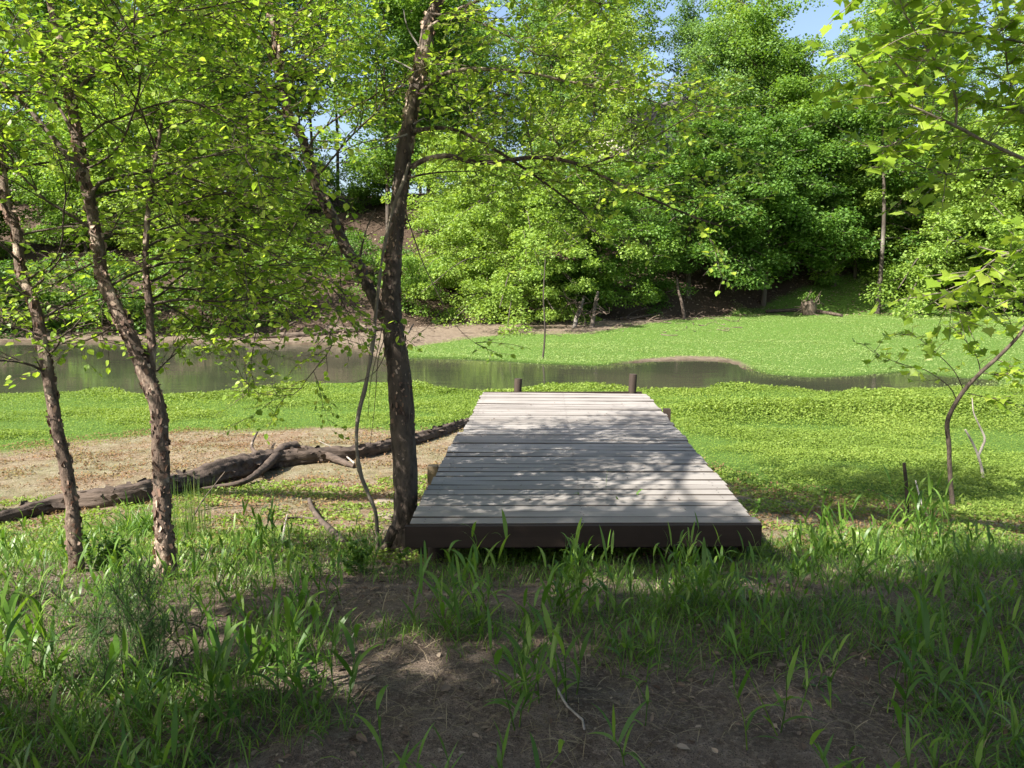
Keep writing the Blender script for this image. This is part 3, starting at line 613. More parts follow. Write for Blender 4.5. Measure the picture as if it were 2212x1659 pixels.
def tree_left():
    pl = Plant(31); base = G(166, 1232); D = base[1]
    root = thing('young_tree', 'slim tree with peeling brown bark, leftmost of the two peeling trunks', 'tree', tuple(base))
    path = np.vstack([base - [0, 0, .06], px([(161, 1170), (154, 1077), (140, 1006), (118, 898), (104, 809), (89, 726), (72, 648), (46, 594), (36, 501), (14, 447), (3, 376), (-12, 290), (-20, 180), (-40, 40), (-60, -140), (-70, -320)], D, D + .5)])
    pts = cr(path, .03); rad = np.interp(np.linspace(0, 1, len(pts)), [0, .03, .1, .5, 1], [.056, .044, .037, .029, .012])
    mb = MB(); tube(mb, pts, rad, 14, .22, 22); peel(mb, pts, rad, 620, pl.r, .032, 0, .7); bark(mb, 'trunk', M['bark_young'], root)
    auto(pl, root, pts, M['bark_twig'], 17, .38, .98, (.8, 1.6), (.55, .25, 0))
    auto(pl, root, pts, M['bark_twig'], 5, .28, .42, (.3, .6), (.2, .0, 0), 1)
    for path in ([(89, 726), (60, 715), (20, 700), (-30, 690)],):
        mb = MB(); pl.limb(mb, px(path, D + .1), .008, .003, 6, .1, 5, .3, (.2, .4)); part(mb, 'branch', M['bark_twig'], root)
    pl.crown(root, M['leaf_birch'], .049)
def tree_fork():
    pl = Plant(32); base = G(360, 1246); D = base[1]
    root = thing('young_tree', 'forked leaning tree with peeling bark beside the long grass clump', 'tree', tuple(base))
    path = np.vstack([base - [0, 0, .06], px([(356, 1180), (351, 1113), (347, 970), (340, 880), (322, 827), (293, 755), (268, 701), (243, 648), (222, 597), (206, 500), (193, 430), (179, 376), (168, 315), (157, 233), (143, 143), (132, 90), (111, 18), (90, -100), (60, -300)], D, D + .7)])
    pts = cr(path, .03); rad = np.interp(np.linspace(0, 1, len(pts)), [0, .03, .1, .5, 1], [.072, .059, .05, .036, .012])
    mb = MB(); tube(mb, pts, rad, 16, .22, 20); peel(mb, pts, rad, 900, pl.r, .036, 0, .7); bark(mb, 'trunk', M['bark_young'], root)
    lp = cr(px([(330, 845), (326, 798), (328, 748), (324, 701), (322, 648), (315, 576), (318, 480), (330, 380), (350, 260)], D + .15, D + .5), .03)
    mb = MB(); rr = np.linspace(.028, .01, len(lp)); tube(mb, lp, rr, 10, .2, 22); peel(mb, lp, rr, 200, pl.r, .026); bark(mb, 'stem', M['bark_young'], root)
    for path, r0, tw in (([(179, 376), (125, 311), (70, 245), (21, 195), (-20, 150)], .022, 10), ([(160, 240), (165, 207), (190, 168), (250, 115), (358, 68), (447, 32), (540, 5)], .013, 15), ([(157, 233), (136, 190), (90, 129), (40, 80)], .013, 9), ([(165, 300), (110, 205), (61, 165), (10, 140)], .011, 8), ([(193, 430), (215, 395), (260, 382), (322, 369), (376, 376), (465, 405), (537, 451), (609, 498), (660, 530)], .013, 20), ([(190, 168), (225, 160), (300, 145), (380, 120)], .007, 8), ([(338, 802), (360, 780), (390, 755), (415, 730)], .008, 4), ([(258, 690), (220, 720), (180, 738), (150, 745)], .006, 3)):
        mb = MB(); pl.limb(mb, px(path, D + .3, D + .3 + pl.r.random() * .9), r0, r0 * .3, 7, .1, tw, .15, (.3, .65)); part(mb, 'branch', M['bark_twig'], root)
    for path, tw in (([(300, 640), (350, 655), (410, 690), (450, 735)], 13), ([(330, 560), (420, 560), (520, 590), (600, 650), (640, 700)], 18), ([(345, 620), (440, 630), (520, 670), (560, 730)], 15), ([(215, 560), (140, 600), (70, 640), (10, 690)], 14), ([(240, 640), (180, 660), (120, 690)], 9), ([(330, 500), (430, 480), (540, 520), (640, 580), (700, 640)], 18)):
        mb = MB(); pl.limb(mb, px(path, D + .3, D + .5 + pl.r.random() * .8), .007, .002, 6, .1, tw, .15, (.25, .55)); part(mb, 'branch', M['bark_twig'], root)
    auto(pl, root, pts, M['bark_twig'], 16, .38, .99, (.9, 1.9), (.05, .5, 0))
    auto(pl, root, lp, M['bark_twig'], 11, .25, .98, (.7, 1.3), (.45, .2, -.1))
    pl.crown(root, M['leaf_birch'], .049)
def tree_main():
    pl = Plant(33); base = G(868, 1192); D = base[1] + .05
    root = thing('birch_tree', 'largest peeling-bark tree, standing at the dock left front corner', 'tree', tuple(base))
    path = np.vstack([base - [0, 0, .08], px([(872, 1149), (877, 1059), (874, 970), (867, 880), (860, 791), (849, 701), (845, 630), (850, 576), (850, 537), (860, 447), (870, 358), (878, 304), (888, 243), (903, 172), (917, 107), (922, 72), (931, 36), (946, 0), (975, -90), (990, -220), (1010, -380)], D, D + .15)])
    pts = cr(path, .03); tt = np.linspace(0, 1, len(pts)); rad = np.interp(tt, [0, .025, .09, .3, .42, .72, .8, 1], [.155, .11, .092, .088, .063, .05, .036, .016])
    mb = MB(); tube(mb, pts, rad, 30, .2, 16, True, .14); peel(mb, pts, rad, 900, pl.r, .04, .2, .8); peel(mb, pts, rad, 160, pl.r, .022, 0, .3); bark(mb, 'trunk', M['bark_birch'], root)
    # root flare
    for k, (dx, dy) in enumerate(((-.2, -.05), (.12, -.16), (.02, .2))):
        m = MB(); tube(m, cr([base + [dx * .25, dy * .25, .2], base + [dx * .6, dy * .6, .07], base + [dx * 1.3, dy * 1.3, -.05]], .03), np.linspace(.05, .03, len(cr([base + [dx * .25, dy * .25, .2], base + [dx * .6, dy * .6, .07], base + [dx * 1.3, dy * 1.3, -.05]], .03))), 9, .2, 16); part(m, 'root', M['bark_birch'], root)
    st = cr(px([(846, 708), (822, 675), (800, 630), (774, 573), (752, 545), (716, 465), (682, 394), (655, 304), (626, 251), (609, 179), (594, 72), (580, 0), (560, -120), (550, -280)], D + .02, D + .55), .03)
    mb = MB(); rr = np.interp(np.linspace(0, 1, len(st)), [0, .5, 1], [.044, .034, .012]); tube(mb, st, rr, 16, .2, 18); peel(mb, st, rr, 700, pl.r, .034, .1, .8); bark(mb, 'stem', M['bark_birch'], root)
    B = [([(888, 361), (920, 344), (970, 336), (1006, 347), (1060, 351), (1150, 340), (1221, 347), (1264, 362), (1329, 394), (1400, 426), (1490, 465), (1560, 490)], .021, 22, -.3),
         ([(1264, 360), (1329, 336), (1400, 304), (1472, 261), (1540, 220)], .009, 13, -.3),
         ([(893, 283), (942, 276), (992, 283), (1042, 308), (1096, 340), (1150, 376), (1214, 422), (1257, 458), (1300, 520)], .017, 16, .2),
         ([(915, 195), (956, 161), (1006, 150), (1060, 150), (1150, 158), (1221, 175), (1329, 193), (1400, 215), (1472, 243)], .016, 22, .3),
         ([(863, 392), (900, 380), (953, 372), (1042, 369)], .01, 4, .1),
         ([(925, 60), (1000, 15), (1080, -10), (1200, -20), (1330, 20)], .014, 16, .2),
         ([(935, 30), (1010, 40), (1090, 75), (1180, 130)], .01, 12, -.4),
         ([(866, 430), (900, 530), (917, 576), (970, 680), (1006, 726), (1046, 753)], .006, 2, -.1),
         ([(1060, 351), (1020, 250), (1000, 180)], .005, 4, 0), ([(1150, 340), (1135, 260), (1090, 190)], .005, 4, 0), ([(1221, 347), (1190, 270), (1205, 200)], .005, 4, 0)]
    for path, r0, tw, dy in B:
        mb = MB(); pl.limb(mb, px(path, D, D + dy), r0, r0 * .22, 8, .12, int(tw * 1.7), .15, (.28, .72), .05); part(mb, 'branch', M['bark_birch'] if r0 > .013 else M['bark_twig'], root)
    for path in ([(890, 150), (868, 138), (842, 125), (828, 140)], [(880, 290), (850, 300), (815, 318), (775, 325)], [(905, 100), (880, 60), (872, 20)], [(893, 268), (915, 255), (925, 262)], [(882, 720), (890, 705), (894, 700)]):
        mb = MB(); pl.limb(mb, px(path, D - .06), .007, .003, 6, .15, 0); o = part(mb, 'dead_twig', M['vine'], root)
    C = [([(623, 235), (591, 143), (555, 72), (501, 29), (450, 0)], .022, 12), ([(628, 262), (590, 230), (537, 172), (465, 79), (440, 40)], .013, 14), ([(741, 519), (735, 600), (737, 676), (712, 719), (716, 748), (691, 784), (662, 820), (634, 852), (560, 850), (500, 842)], .007, 16), ([(690, 410), (640, 480), (600, 560), (560, 620)], .008, 14), ([(730, 500), (690, 570), (650, 640), (640, 690)], .007, 12), ([(774, 573), (790, 500), (812, 450)], .012, 2), ([(660, 320), (600, 330), (540, 350), (480, 390)], .008, 14), ([(609, 179), (680, 110), (760, 80)], .008, 10), ([(596, 90), (660, 30), (740, -10)], .008, 10)]
    for path, r0, tw in C:
        mb = MB(); pl.limb(mb, px(path, D + .3, D + .1 + .6 * pl.r.random()), r0, r0 * .25, 7, .12, int(tw * 1.4), .2, (.25, .6), .048); part(mb, 'branch', M['bark_twig'], root)
    auto(pl, root, st, M['bark_twig'], 16, .22, .99, (.7, 1.5), (-.4, .35, 0), 2, .055)
    auto(pl, root, pts, M['bark_twig'], 16, .78, .99, (1.1, 2.1), (.1, .1, .2), 2, .05, .012)
    pl.crown(root, M['leaf_birch'], .049)
    # climbing vine hanging at its side
    vr = thing('climbing_vine', 'grey woody vine hanging in a loose curve beside the dock tree', 'vine', tuple(G(814, 1190)))
    vp = np.vstack([px([(884, 350), (872, 390), (850, 447), (829, 537), (819, 612), (811, 683), (806, 737), (791, 827), (774, 898), (770, 952), (777, 1016), (795, 1066), (811, 1106), (815, 1149)], D - .13), [G(815, 1192) - [0, 0, .05]]])
    pv = cr(vp, .03); mb = MB(); tube(mb, pv, (.0125 + .004 * vnoise(np.arange(len(pv)) * .22, np.zeros(len(pv)))) * np.linspace(.9, 1.25, len(pv)), 10, .3, 30); part(mb, 'stem', M['bark_syc'], vr)
    mb = MB()
    for path in ([(829, 690), (815, 760), (800, 830), (795, 900)], [(860, 700), (872, 740), (882, 800), (886, 880), (880, 930)], [(838, 750), (820, 790), (800, 812), (760, 830)], [(835, 720), (818, 770), (812, 840), (808, 890), (800, 960)]):
        q = cr(px(path, D - .15), .04); tube(mb, q, np.linspace(.0035, .0018, len(q)), 4, cap=False)
    part(mb, 'tendril', M['bark_twig'], vr)
tree_left(); tree_fork(); tree_main()

def sycamore():
    pl = Plant(41); root = thing('sycamore_tree', 'tree with big pale yellow-green lobed leaves reaching in from upper right', 'tree', (5.0, 5.2, hz(5.0, 5.2)))
    tp = cr([(5.0, 5.2, hz(5, 5.2) - .1), (4.9, 5.2, 1.2), (4.75, 5.15, 3), (4.7, 5.1, 5), (4.5, 5.0, 8)], .1); mb = MB(); tube(mb, tp, np.linspace(.11, .05, len(tp)), 14, .12, 9); part(mb, 'trunk', M['bark_syc'], root)
    S = [([(2560, 470), (2300, 380), (2179, 329), (2118, 301), (2064, 272), (1993, 240), (1928, 208), (1867, 154), (1835, 120)], 5.1, 4.7, .02, 18), ([(2560, 330), (2330, 270), (2212, 243), (2136, 226), (2064, 211), (1993, 193), (1946, 150), (1900, 90)], 5.1, 5.4, .02, 18), ([(2064, 272), (2066, 215), (2043, 165), (1993, 93), (1950, 18), (1930, -60)], 4.9, 4.7, .008, 10), ([(2560, 420), (2300, 362), (2212, 360), (2136, 363), (2079, 372), (2010, 378)], 5.2, 5.6, .012, 8), ([(2560, 180), (2330, 130), (2212, 92), (2100, 75), (2029, 64), (1960, 40)], 5.2, 4.9, .014, 14), ([(2064, 380), (1993, 361), (1940, 330), (1903, 311)], 5.2, 4.9, .006, 9), ([(2560, 40), (2300, -10), (2150, -20), (2000, -30), (1850, -30)], 5.2, 5, .016, 16), ([(2560, 540), (2350, 520), (2230, 535), (2150, 560), (2090, 610), (2020, 650)], 5.0, 4.6, .01, 13), ([(2560, 600), (2330, 620), (2200, 640), (2120, 680), (2060, 700)], 5.0, 4.6, .008, 8), ([(2212, 243), (2180, 170), (2170, 90), (2150, 20)], 5.2, 5.0, .008, 9)]
    for path, y0, y1, r0, tw in S:
        mb = MB(); pl.limb(mb, px(path, y0, y1), r0, r0 * .25, 8, .08, int(tw * 3.0), .08, (.2, .5), .065, 0); part(mb, 'branch', M['bark_syc'], root)
    pl.crown(root, M['leaf_syc'], .082, LOBED, 'leaves', 1.0)
    pl = Plant(42); base = G(2060, 1094); D = base[1]; root = thing('sapling', 'curved leaning sapling with lobed leaves on the right grass', 'sapling', tuple(base))
    path = np.vstack([base - [0, 0, .05], px([(2052, 1024), (2050, 963), (2046, 916), (2057, 884), (2082, 844), (2118, 805), (2154, 773), (2190, 737), (2212, 708), (2260, 620), (2330, 540)], D, D - .5)]); q = cr(path, .04)
    mb = MB(); tube(mb, q, np.interp(np.linspace(0, 1, len(q)), [0, .5, 1], [.026, .021, .01]), 9, .15, 15); part(mb, 'trunk', M['bark_twig'], root)
    for path, tw in (([(2068, 868), (2050, 835), (2000, 800), (1960, 790), (1900, 768), (1870, 748)], 6), ([(2082, 844), (2060, 800), (2020, 760), (1990, 735), (1960, 715)], 7), ([(2118, 805), (2110, 770), (2085, 735), (2050, 700)], 7), ([(2090, 850), (2140, 860), (2180, 870), (2240, 900)], 6), ([(2150, 775), (2180, 790), (2212, 820)], 5), ([(2190, 737), (2180, 690), (2150, 650)], 6), ([(2120, 805), (2160, 810), (2200, 800)], 5)):
        mb = MB(); pl.limb(mb, px(path, D - .1, D - .1 - .5 * pl.r.random()), .006, .002, 6, .08, int(tw * 2.4), .2, (.1, .32), .08, 0); part(mb, 'branch', M['bark_twig'], root)
    pl.crown(root, M['leaf_syc'], .092, LOBED, 'leaves', 1.0)
sycamore()

# trees of the near bank whose shade falls over the foreground
def spray_crown(r, clumps, per, leaf, flatness=.45, tmpl=DIAM):
    """clumps: (n,4) centre+radius -> leaf mesh"""
    mb = MB()
    for cx, cy, cz, cr_ in clumps:
        n = int(per * (.7 + .6 * r.random())); d = runit(n, r); rad = cr_ * r.random(n) ** .5; p = d * rad[:, None] * np.array([1, 1, flatness]); p[:, 2] -= .25 * (p[:, 0] ** 2 + p[:, 1] ** 2) / cr_
        up = np.array([0, 0, 1.0]) + runit(n, r) * .8 + d * .3; ax = d * np.array([1, 1, .2]) + runit(n, r) * .6 + np.array([0, 0, -.25])
        leaves(mb, p + [cx, cy, cz], ax, up, leaf * (.6 + .8 * r.random(n)), tmpl, 1.2)
    return mb
def bank_trees():
    lab = ['broad shade tree standing close behind the viewer on the near bank', 'tall leafy tree farthest out to the left of the viewer', 'leafy tree beyond the left picture edge whose boughs shade the dock']
    k = 1 / math.tan(SUN_E); sx, sy = math.sin(SUN_A) * k, math.cos(SUN_A) * k
    targets = [[], [], []]; r = np.random.default_rng(51)
    # where shade has to fall on the ground -> where the leaves that cast it hang
    for _ in range(3600):
        gx = -5.5 + r.random() * 13.5; gy = -2.5 + r.random() * 10.5
        lim = 4.5 + .5 * fbm(np.array([gx * .8 + 3]), np.array([1.7]), o=2)[0] - .5 * float(sstep(-.8, -2.5, gx)) + .85 * float(sstep(-1.3, -.8, gx) * (1 - sstep(1.7, 2.0, gx))) + 1.6 * float(sstep(2.6, 3.6, gx))
        deck = -1 < gx < 2.6 and 8.0 < gy < 11.5
        if gy > lim and not deck: continue
        hole = fbm(np.array([gx * .75 + 1.3]), np.array([gy * .75 + 4.1]), o=2)[0]
        if hole > (.2 if gx > -1 else .1) and 2.7 < gy < 5.0: continue
        if deck and (r.random() > .5 or hole > .12): continue
        if (gx + .55) ** 2 / .5 + (gy - 3.3) ** 2 / .16 < 1 or (gx - .55) ** 2 / 1.0 + (gy - 4.5) ** 2 / .17 < 1: continue
        h = 5.6 + r.random() * 3.2 + (1.2 if gy > 7 else 0); p = (gx - sx * h, gy - sy * h, h)
        if p[1] > 0 and abs(p[0]) < .75 * p[1] + .8 and p[2] - 1.6 < .36 * p[1] + 1.1: continue
        lit = False
        for zz in (1.8, 2.4, 3.0, 3.6, 4.3):
            qx, qy = p[0] + sx * (h - zz), p[1] + sy * (h - zz)
            if (1.9 < qx < 5.2 and 4.2 < qy < 5.9 and zz < 4) or (-4.2 < qx < 1.9 and 4.5 < qy < 6.8): lit = True
        if lit: continue
        i = (1 if p[0] < -5 else 0 if p[1] < 1.5 else 2); targets[i].append((*p, (.33 + .25 * r.random()) * (.7 if deck else 1)))
    trunks = [(-3.2, -3.0), (-9.5, 1.5), (-7.2, 6.5)]
    for i in range(3):
        c = np.array(targets[i]); tx, ty = trunks[i]; root = thing('shade_tree', lab[i], 'tree', (tx, ty, hz(tx, ty)), 'trees on the near bank')
        mb = MB(); top = c.mean(0)[:3]; tp = cr([(tx, ty, hz(tx, ty) - .2), (tx, ty, 3), (tx * .6 + top[0] * .4, ty * .6 + top[1] * .4, 5.5), tuple(top + [0, 0, 1])], .3); tube(mb, tp, np.linspace(.24, .06, len(tp)), 12, .1, 4); part(mb, 'trunk', M['bark_far'], root)
        m = MB()
        for q in c[:: max(1, len(c) // 14)]:
            s = tp[int(len(tp) * (.55 + .3 * r.random()))]; l = cr([s, (s + q[:3]) / 2 + [0, 0, .4], q[:3]], .3); tube(m, l, np.linspace(.05, .012, len(l)), 6)
        part(m, 'limbs', M['bark_far'], root)
        part(spray_crown(r, c, 46, .125), 'crown', M['leaf_far'], root, False)
bank_trees()

# ---------------------------------------------------------------- log, sticks, stones, stake
def ground_path(pts, lift=0.0, taper=None):
    out = []
    for i, (u, v) in enumerate(pts):
        p = G(u, v); out.append(p + [0, 0, lift if np.isscalar(lift) else lift[i]])
    return np.array(out)
def log():
    path = [(-40, 1140), (60, 1118), (140, 1106), (270, 1090), (400, 1062), (500, 1035), (590, 1012), (680, 1000), (760, 992), (850, 972), (930, 948), (985, 928), (1030, 912)]
    rr = np.array([.05, .075, .1, .115, .125, .14, .135, .115, .1, .095, .09, .08, .065]); p = ground_path(path, rr * .75)
    # ground contact lies at the lower edge of the log: move the axis away from the viewer by about its radius
    root = thing('fallen_log', 'long fallen log lying across the dry flat left of the dock', 'log', tuple(p[4] - [0, 0, .1]))
    q = cr(np.column_stack([p, rr]), .05); mb = MB(); q[:, 1] += q[:, 3] * .5; tube(mb, q[:, :3], q[:, 3], 40, .3, 9, True, .42); peel(mb, q[:, :3], q[:, 3], 420, np.random.default_rng(62), .11, .05, .95); part(mb, 'trunk', M['drift'], root)
    def br(pp, r0, r1, lift):
        l = ground_path(pp, lift); l = cr(l, .04); m = MB(); tube(m, l, np.linspace(r0, r1, len(l)), 16, .3, 12, True, .3); part(m, 'branch', M['drift'], root)
    br([(640, 992), (610, 1000), (575, 1028), (530, 1050), (470, 1058), (420, 1063)], .075, .02, [.2, .2, .13, .06, .04, .02])
    br([(640, 992), (690, 995), (730, 1004), (765, 1012)], .09, .03, [.12, .12, .07, .03])
    br([(565, 1035), (560, 1010), (545, 992), (560, 960)], .03, .012, [.05, .15, .2, .25])
    def stick(name, lab, pp, r0, r1, lift, mat, cat='stick', kids=()):
        l = cr(ground_path(pp, lift), .04); rt = thing(name, lab, cat, tuple(l[0])); m = MB(); tube(m, l, np.linspace(r0, r1, len(l)), 8, .25, 20); part(m, 'stem', M[mat], rt)
        for kk in kids:
            l = cr(ground_path(kk[0], kk[1]), .04); m = MB(); tube(m, l, np.linspace(r1 * 1.2, r1 * .4, len(l)), 6, .2, 20); part(m, 'twig', M[mat], rt)
    stick('stick', 'pale bare stick leaning on the fallen log by the vine', [(766, 1004), (735, 990), (690, 990)], .014, .006, [.02, .1, .26], 'drift_pale')
    stick('fallen_branch', 'tan barkless fallen branch on the soil left of the hanging vine', [(745, 1182), (712, 1150), (692, 1130), (675, 1105), (668, 1085)], .035, .024, [.03, .03, .03, .03, .03], 'drift', 'branch', [([(692, 1130), (650, 1125), (615, 1128)], [.03, .03, .04])])
    stick('dead_branch', 'thin dark dead branch leaning up beside the reeds near the log', [(388, 1182), (430, 1130), (470, 1105), (490, 1100)], .012, .005, [.0, .15, .3, .4], 'bark_twig', 'branch', [([(430, 1130), (500, 1120), (570, 1112), (590, 1108)], [.12, .12, .1, .1]), ([(440, 1120), (490, 1135), (540, 1140)], [.15, .1, .05])])
    stick('stick', 'short grey broken stick standing up by the low dark grass clump', [(608, 1185), (615, 1160), (622, 1150)], .012, .006, [0, .08, .16], 'drift_pale')
    stick('stick', 'curved pale stick lying on the dark dirt near the bottom centre', [(1195, 1480), (1225, 1530), (1258, 1560), (1262, 1580)], .005, .004, [.02, .01, .01, .01], 'drift_pale')
    stick('stick', 'short dry stick leaning beside the thin stake', [(2002, 1116), (1985, 1090), (1975, 1080)], .012, .007, [0, .1, .22], 'drift_pale')
    stick('stick', 'thin straw stalk lying below the right half of the dock beam', [(1500, 1240), (1440, 1215), (1395, 1200)], .004, .003, [.01, .08, .12], 'drift_pale')
    b = G(1962, 1118); rt = thing('stake', 'thin brown upright stake standing in the grass right of the dock', 'stake', tuple(b)); top = P(1953, 1000, b[1]); m = MB(); l = cr([b - [0, 0, .1], (b + top) / 2 + [.004, 0, 0], top], .04); tube(m, l, np.linspace(.019, .016, len(l)), 8, .15, 20); part(m, 'shaft', M['post'], rt)
    b = G(2125, 1032); rt = thing('dead_sapling', 'pale forked dead sapling behind the curved sapling', 'sapling', tuple(b)); m = MB(); l = cr(px([(2125, 1036), (2118, 1000), (2105, 965), (2085, 928)], b[1]), .04); tube(m, l, np.linspace(.02, .012, len(l)), 8, .15, 15); part(m, 'stem', M['drift_pale'], rt)
    m = MB(); l = cr(px([(2113, 985), (2124, 960), (2127, 945), (2112, 912), (2103, 890), (2100, 860)], b[1] + .05), .04); tube(m, l, np.linspace(.018, .006, len(l)), 8, .15, 15); part(m, 'branch', M['drift_pale'], rt)
    r = np.random.default_rng(61)
    for (u, v, sx, sy, sz, lab) in ((832, 1085, .13, .1, .025, 'flat tan stone slab beside the dock tree trunk, farther of two'), (830, 1118, .1, .08, .03, 'rounded tan stone at the foot of the dock tree by the vine'), (915, 1150, .05, .05, .04, 'small stone between the dock tree and the beam')):
        p = G(u, v); m = MB(); th = np.linspace(0, np.pi, 9); ph = np.linspace(0, 2 * np.pi, 15)[:-1]; V = []
        for a in th:
            for b2 in ph:
                dd = np.array([math.sin(a) * math.cos(b2), math.sin(a) * math.sin(b2), math.cos(a)]); dd = np.sign(dd) * np.abs(dd) ** .6; s = 1 + .15 * float(vnoise(dd[0] * 2 + u, dd[1] * 2, dd[2] * 2)); V.append(p + dd * np.array([sx, sy, sz]) * s)
        F = [(i * 14 + j, i * 14 + (j + 1) % 14, (i + 1) * 14 + (j + 1) % 14, (i + 1) * 14 + j) for i in range(8) for j in range(14)]; m.add(V, F); o = m.build('stone', M['stone']); tag(o, lab, 'stone')
log()

# ---------------------------------------------------------------- far bank
def far_mesh(seed, h, spread, crown0, nb, per, leaf, droop=0.0, tr=.16, clump=(.8, 1.5), lean=0.0, flat=.5):
    """one deciduous tree, base at the origin: trunk mesh, crown mesh builders"""
    r = np.random.default_rng(seed); mb = MB(); tp = cr([(0, 0, -.6), (r.normal() * .15, r.normal() * .15, h * .3), (lean * h * .4 + r.normal() * .3, r.normal() * .3, h * .65), (lean * h + r.normal() * .4, r.normal() * .4, h * .97)], .5)
    tube(mb, tp, np.interp(np.linspace(0, 1, len(tp)), [0, .06, 1], [tr * 1.35, tr, tr * .15]), 9, .12, 1.5); cl = []
    for k in range(nb):
        t = crown0 + (1 - crown0) * (k + r.random()) / nb; s = tp[min(len(tp) - 1, int(t * (len(tp) - 1)))]; ph = k * 2.4 + r.normal() * .5; e = (t - crown0) / (1 - crown0)
        prof = math.sin(math.pi * (e * .72 + .25)) ** .8; L = spread * prof * (.65 + .55 * r.random()) + .4; rise = (.15 + .75 * e) * L - droop * L
        d = np.array([math.cos(ph), math.sin(ph), 0]); a = s + d * L * .5 + [0, 0, rise * .5 + .35 * droop * L + .2]; b = s + d * L + [0, 0, rise]
        l = cr([s, a, b], .5); tube(mb, l, np.linspace(tr * .3 * (1.1 - .6 * e), .02, len(l)), 5, cap=False)
        for q in np.linspace(.3, 1.0, max(2, int(L / 1.0) + 1)):
            c = l[int(q * (len(l) - 1))] + r.normal(size=3) * np.array([.35, .35, .25]) * (.5 + clump[0]); cl.append((*c, clump[0] + (clump[1] - clump[0]) * r.random()))
    return mb, spray_crown(r, np.array(cl), per * 2.1, leaf * .68, flat)
VAR = {}
def variant(key, *a, **k):
    t, c = far_mesh(*a, **k); VAR[key] = (t.mesh('trunk', M['bark_far']), c.mesh('crown', M['leaf_far'], False))
variant('tall_a', 71, 17, 3.6, .22, 34, 100, .25); variant('tall_b', 72, 19, 3.2, .3, 34, 100, .25); variant('tall_c', 73, 16, 4.2, .18, 36, 100, .25, tr=.2)
variant('broad', 74, 10, 4.2, .14, 52, 110, .22, droop=.25, clump=(.45, 1.25), flat=.55); variant('droop', 75, 9, 4.6, .12, 56, 120, .19, droop=.55, clump=(.4, 1.15), flat=.55)
variant('over', 79, 10, 4.4, .26, 50, 110, .22, droop=.3, clump=(.45, 1.25), flat=.5); variant('small', 76, 5.5, 2.3, .1, 24, 130, .18, clump=(.5, 1.0)); variant('shrub', 77, 2.2, 1.5, .02, 16, 130, .15, clump=(.4, .8), tr=.04); variant('sparse', 78, 18, 3.0, .5, 20, 100, .24, tr=.15)
def far_tree(u, y, var, s, mat, label, group=None, rot=0.0, name='tree', cat='tree', sz=None, dz=0.0):
    x = (u - CX) / FPX * (y * math.cos(PITCH) + 1.0); z = hz(x, y) + dz; root = thing(name, label, cat, (x, y, z), group); root.rotation_euler = (0, 0, rot); root.scale = (s, s, sz or s)
    for nm, me in zip(('trunk', 'crown'), VAR[var]):
        o = bpy.data.objects.new(nm, me); COL.objects.link(o); o.parent = root
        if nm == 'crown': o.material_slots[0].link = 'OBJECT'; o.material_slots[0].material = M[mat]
    return root
BR, MD, DK, BL = 'leaf_far_bright', 'leaf_far', 'leaf_far_dark', 'leaf_far_blue'
FEATURED = [
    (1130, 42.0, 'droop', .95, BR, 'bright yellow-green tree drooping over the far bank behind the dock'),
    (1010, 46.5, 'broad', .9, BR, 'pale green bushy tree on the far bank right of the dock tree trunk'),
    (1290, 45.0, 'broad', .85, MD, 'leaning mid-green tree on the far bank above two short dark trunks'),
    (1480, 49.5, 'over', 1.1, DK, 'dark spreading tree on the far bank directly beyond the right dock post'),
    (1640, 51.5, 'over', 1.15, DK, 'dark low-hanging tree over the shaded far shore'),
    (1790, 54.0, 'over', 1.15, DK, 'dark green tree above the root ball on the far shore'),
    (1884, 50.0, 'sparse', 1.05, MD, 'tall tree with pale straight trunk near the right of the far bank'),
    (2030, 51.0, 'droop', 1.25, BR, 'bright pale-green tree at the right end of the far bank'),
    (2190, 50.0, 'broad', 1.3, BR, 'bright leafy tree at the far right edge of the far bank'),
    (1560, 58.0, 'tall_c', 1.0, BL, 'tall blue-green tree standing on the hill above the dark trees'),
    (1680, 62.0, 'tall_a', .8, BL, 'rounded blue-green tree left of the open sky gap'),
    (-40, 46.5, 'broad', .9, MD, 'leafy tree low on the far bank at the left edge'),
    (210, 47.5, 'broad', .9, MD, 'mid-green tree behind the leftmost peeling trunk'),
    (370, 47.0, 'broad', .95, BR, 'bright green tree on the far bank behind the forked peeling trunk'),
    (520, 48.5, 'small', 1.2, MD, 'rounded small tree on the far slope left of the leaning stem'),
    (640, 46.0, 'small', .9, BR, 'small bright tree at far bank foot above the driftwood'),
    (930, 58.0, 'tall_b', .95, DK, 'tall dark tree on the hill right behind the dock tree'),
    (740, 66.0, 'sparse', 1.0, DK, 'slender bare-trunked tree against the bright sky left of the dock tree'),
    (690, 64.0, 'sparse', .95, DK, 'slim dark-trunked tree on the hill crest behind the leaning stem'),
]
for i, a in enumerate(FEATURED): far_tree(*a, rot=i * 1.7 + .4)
for i, (u, y, v, sc, m, lab) in enumerate(((690, 60, 'small', .6, DK, 'small dark tree on the brown slope just right of the leaning stem'), (760, 57, 'shrub', 1.3, MD, 'lone shrub halfway up the bare brown slope'), (850, 60, 'shrub', 1.5, DK, 'dark shrub on the brown slope hidden partly by the dock tree trunk'), (655, 58, 'shrub', 1.4, DK, 'dark shrub on the slope behind the leaning stem'))):
    far_tree(u, y, v, sc, m, lab, rot=i * 1.3 + .2)
r_ = np.random.default_rng(91)
GRP = 'tall trees crowding the far hilltop'; LAB = 'tall leafy tree among the crowded woods on the far hill'
k = 0
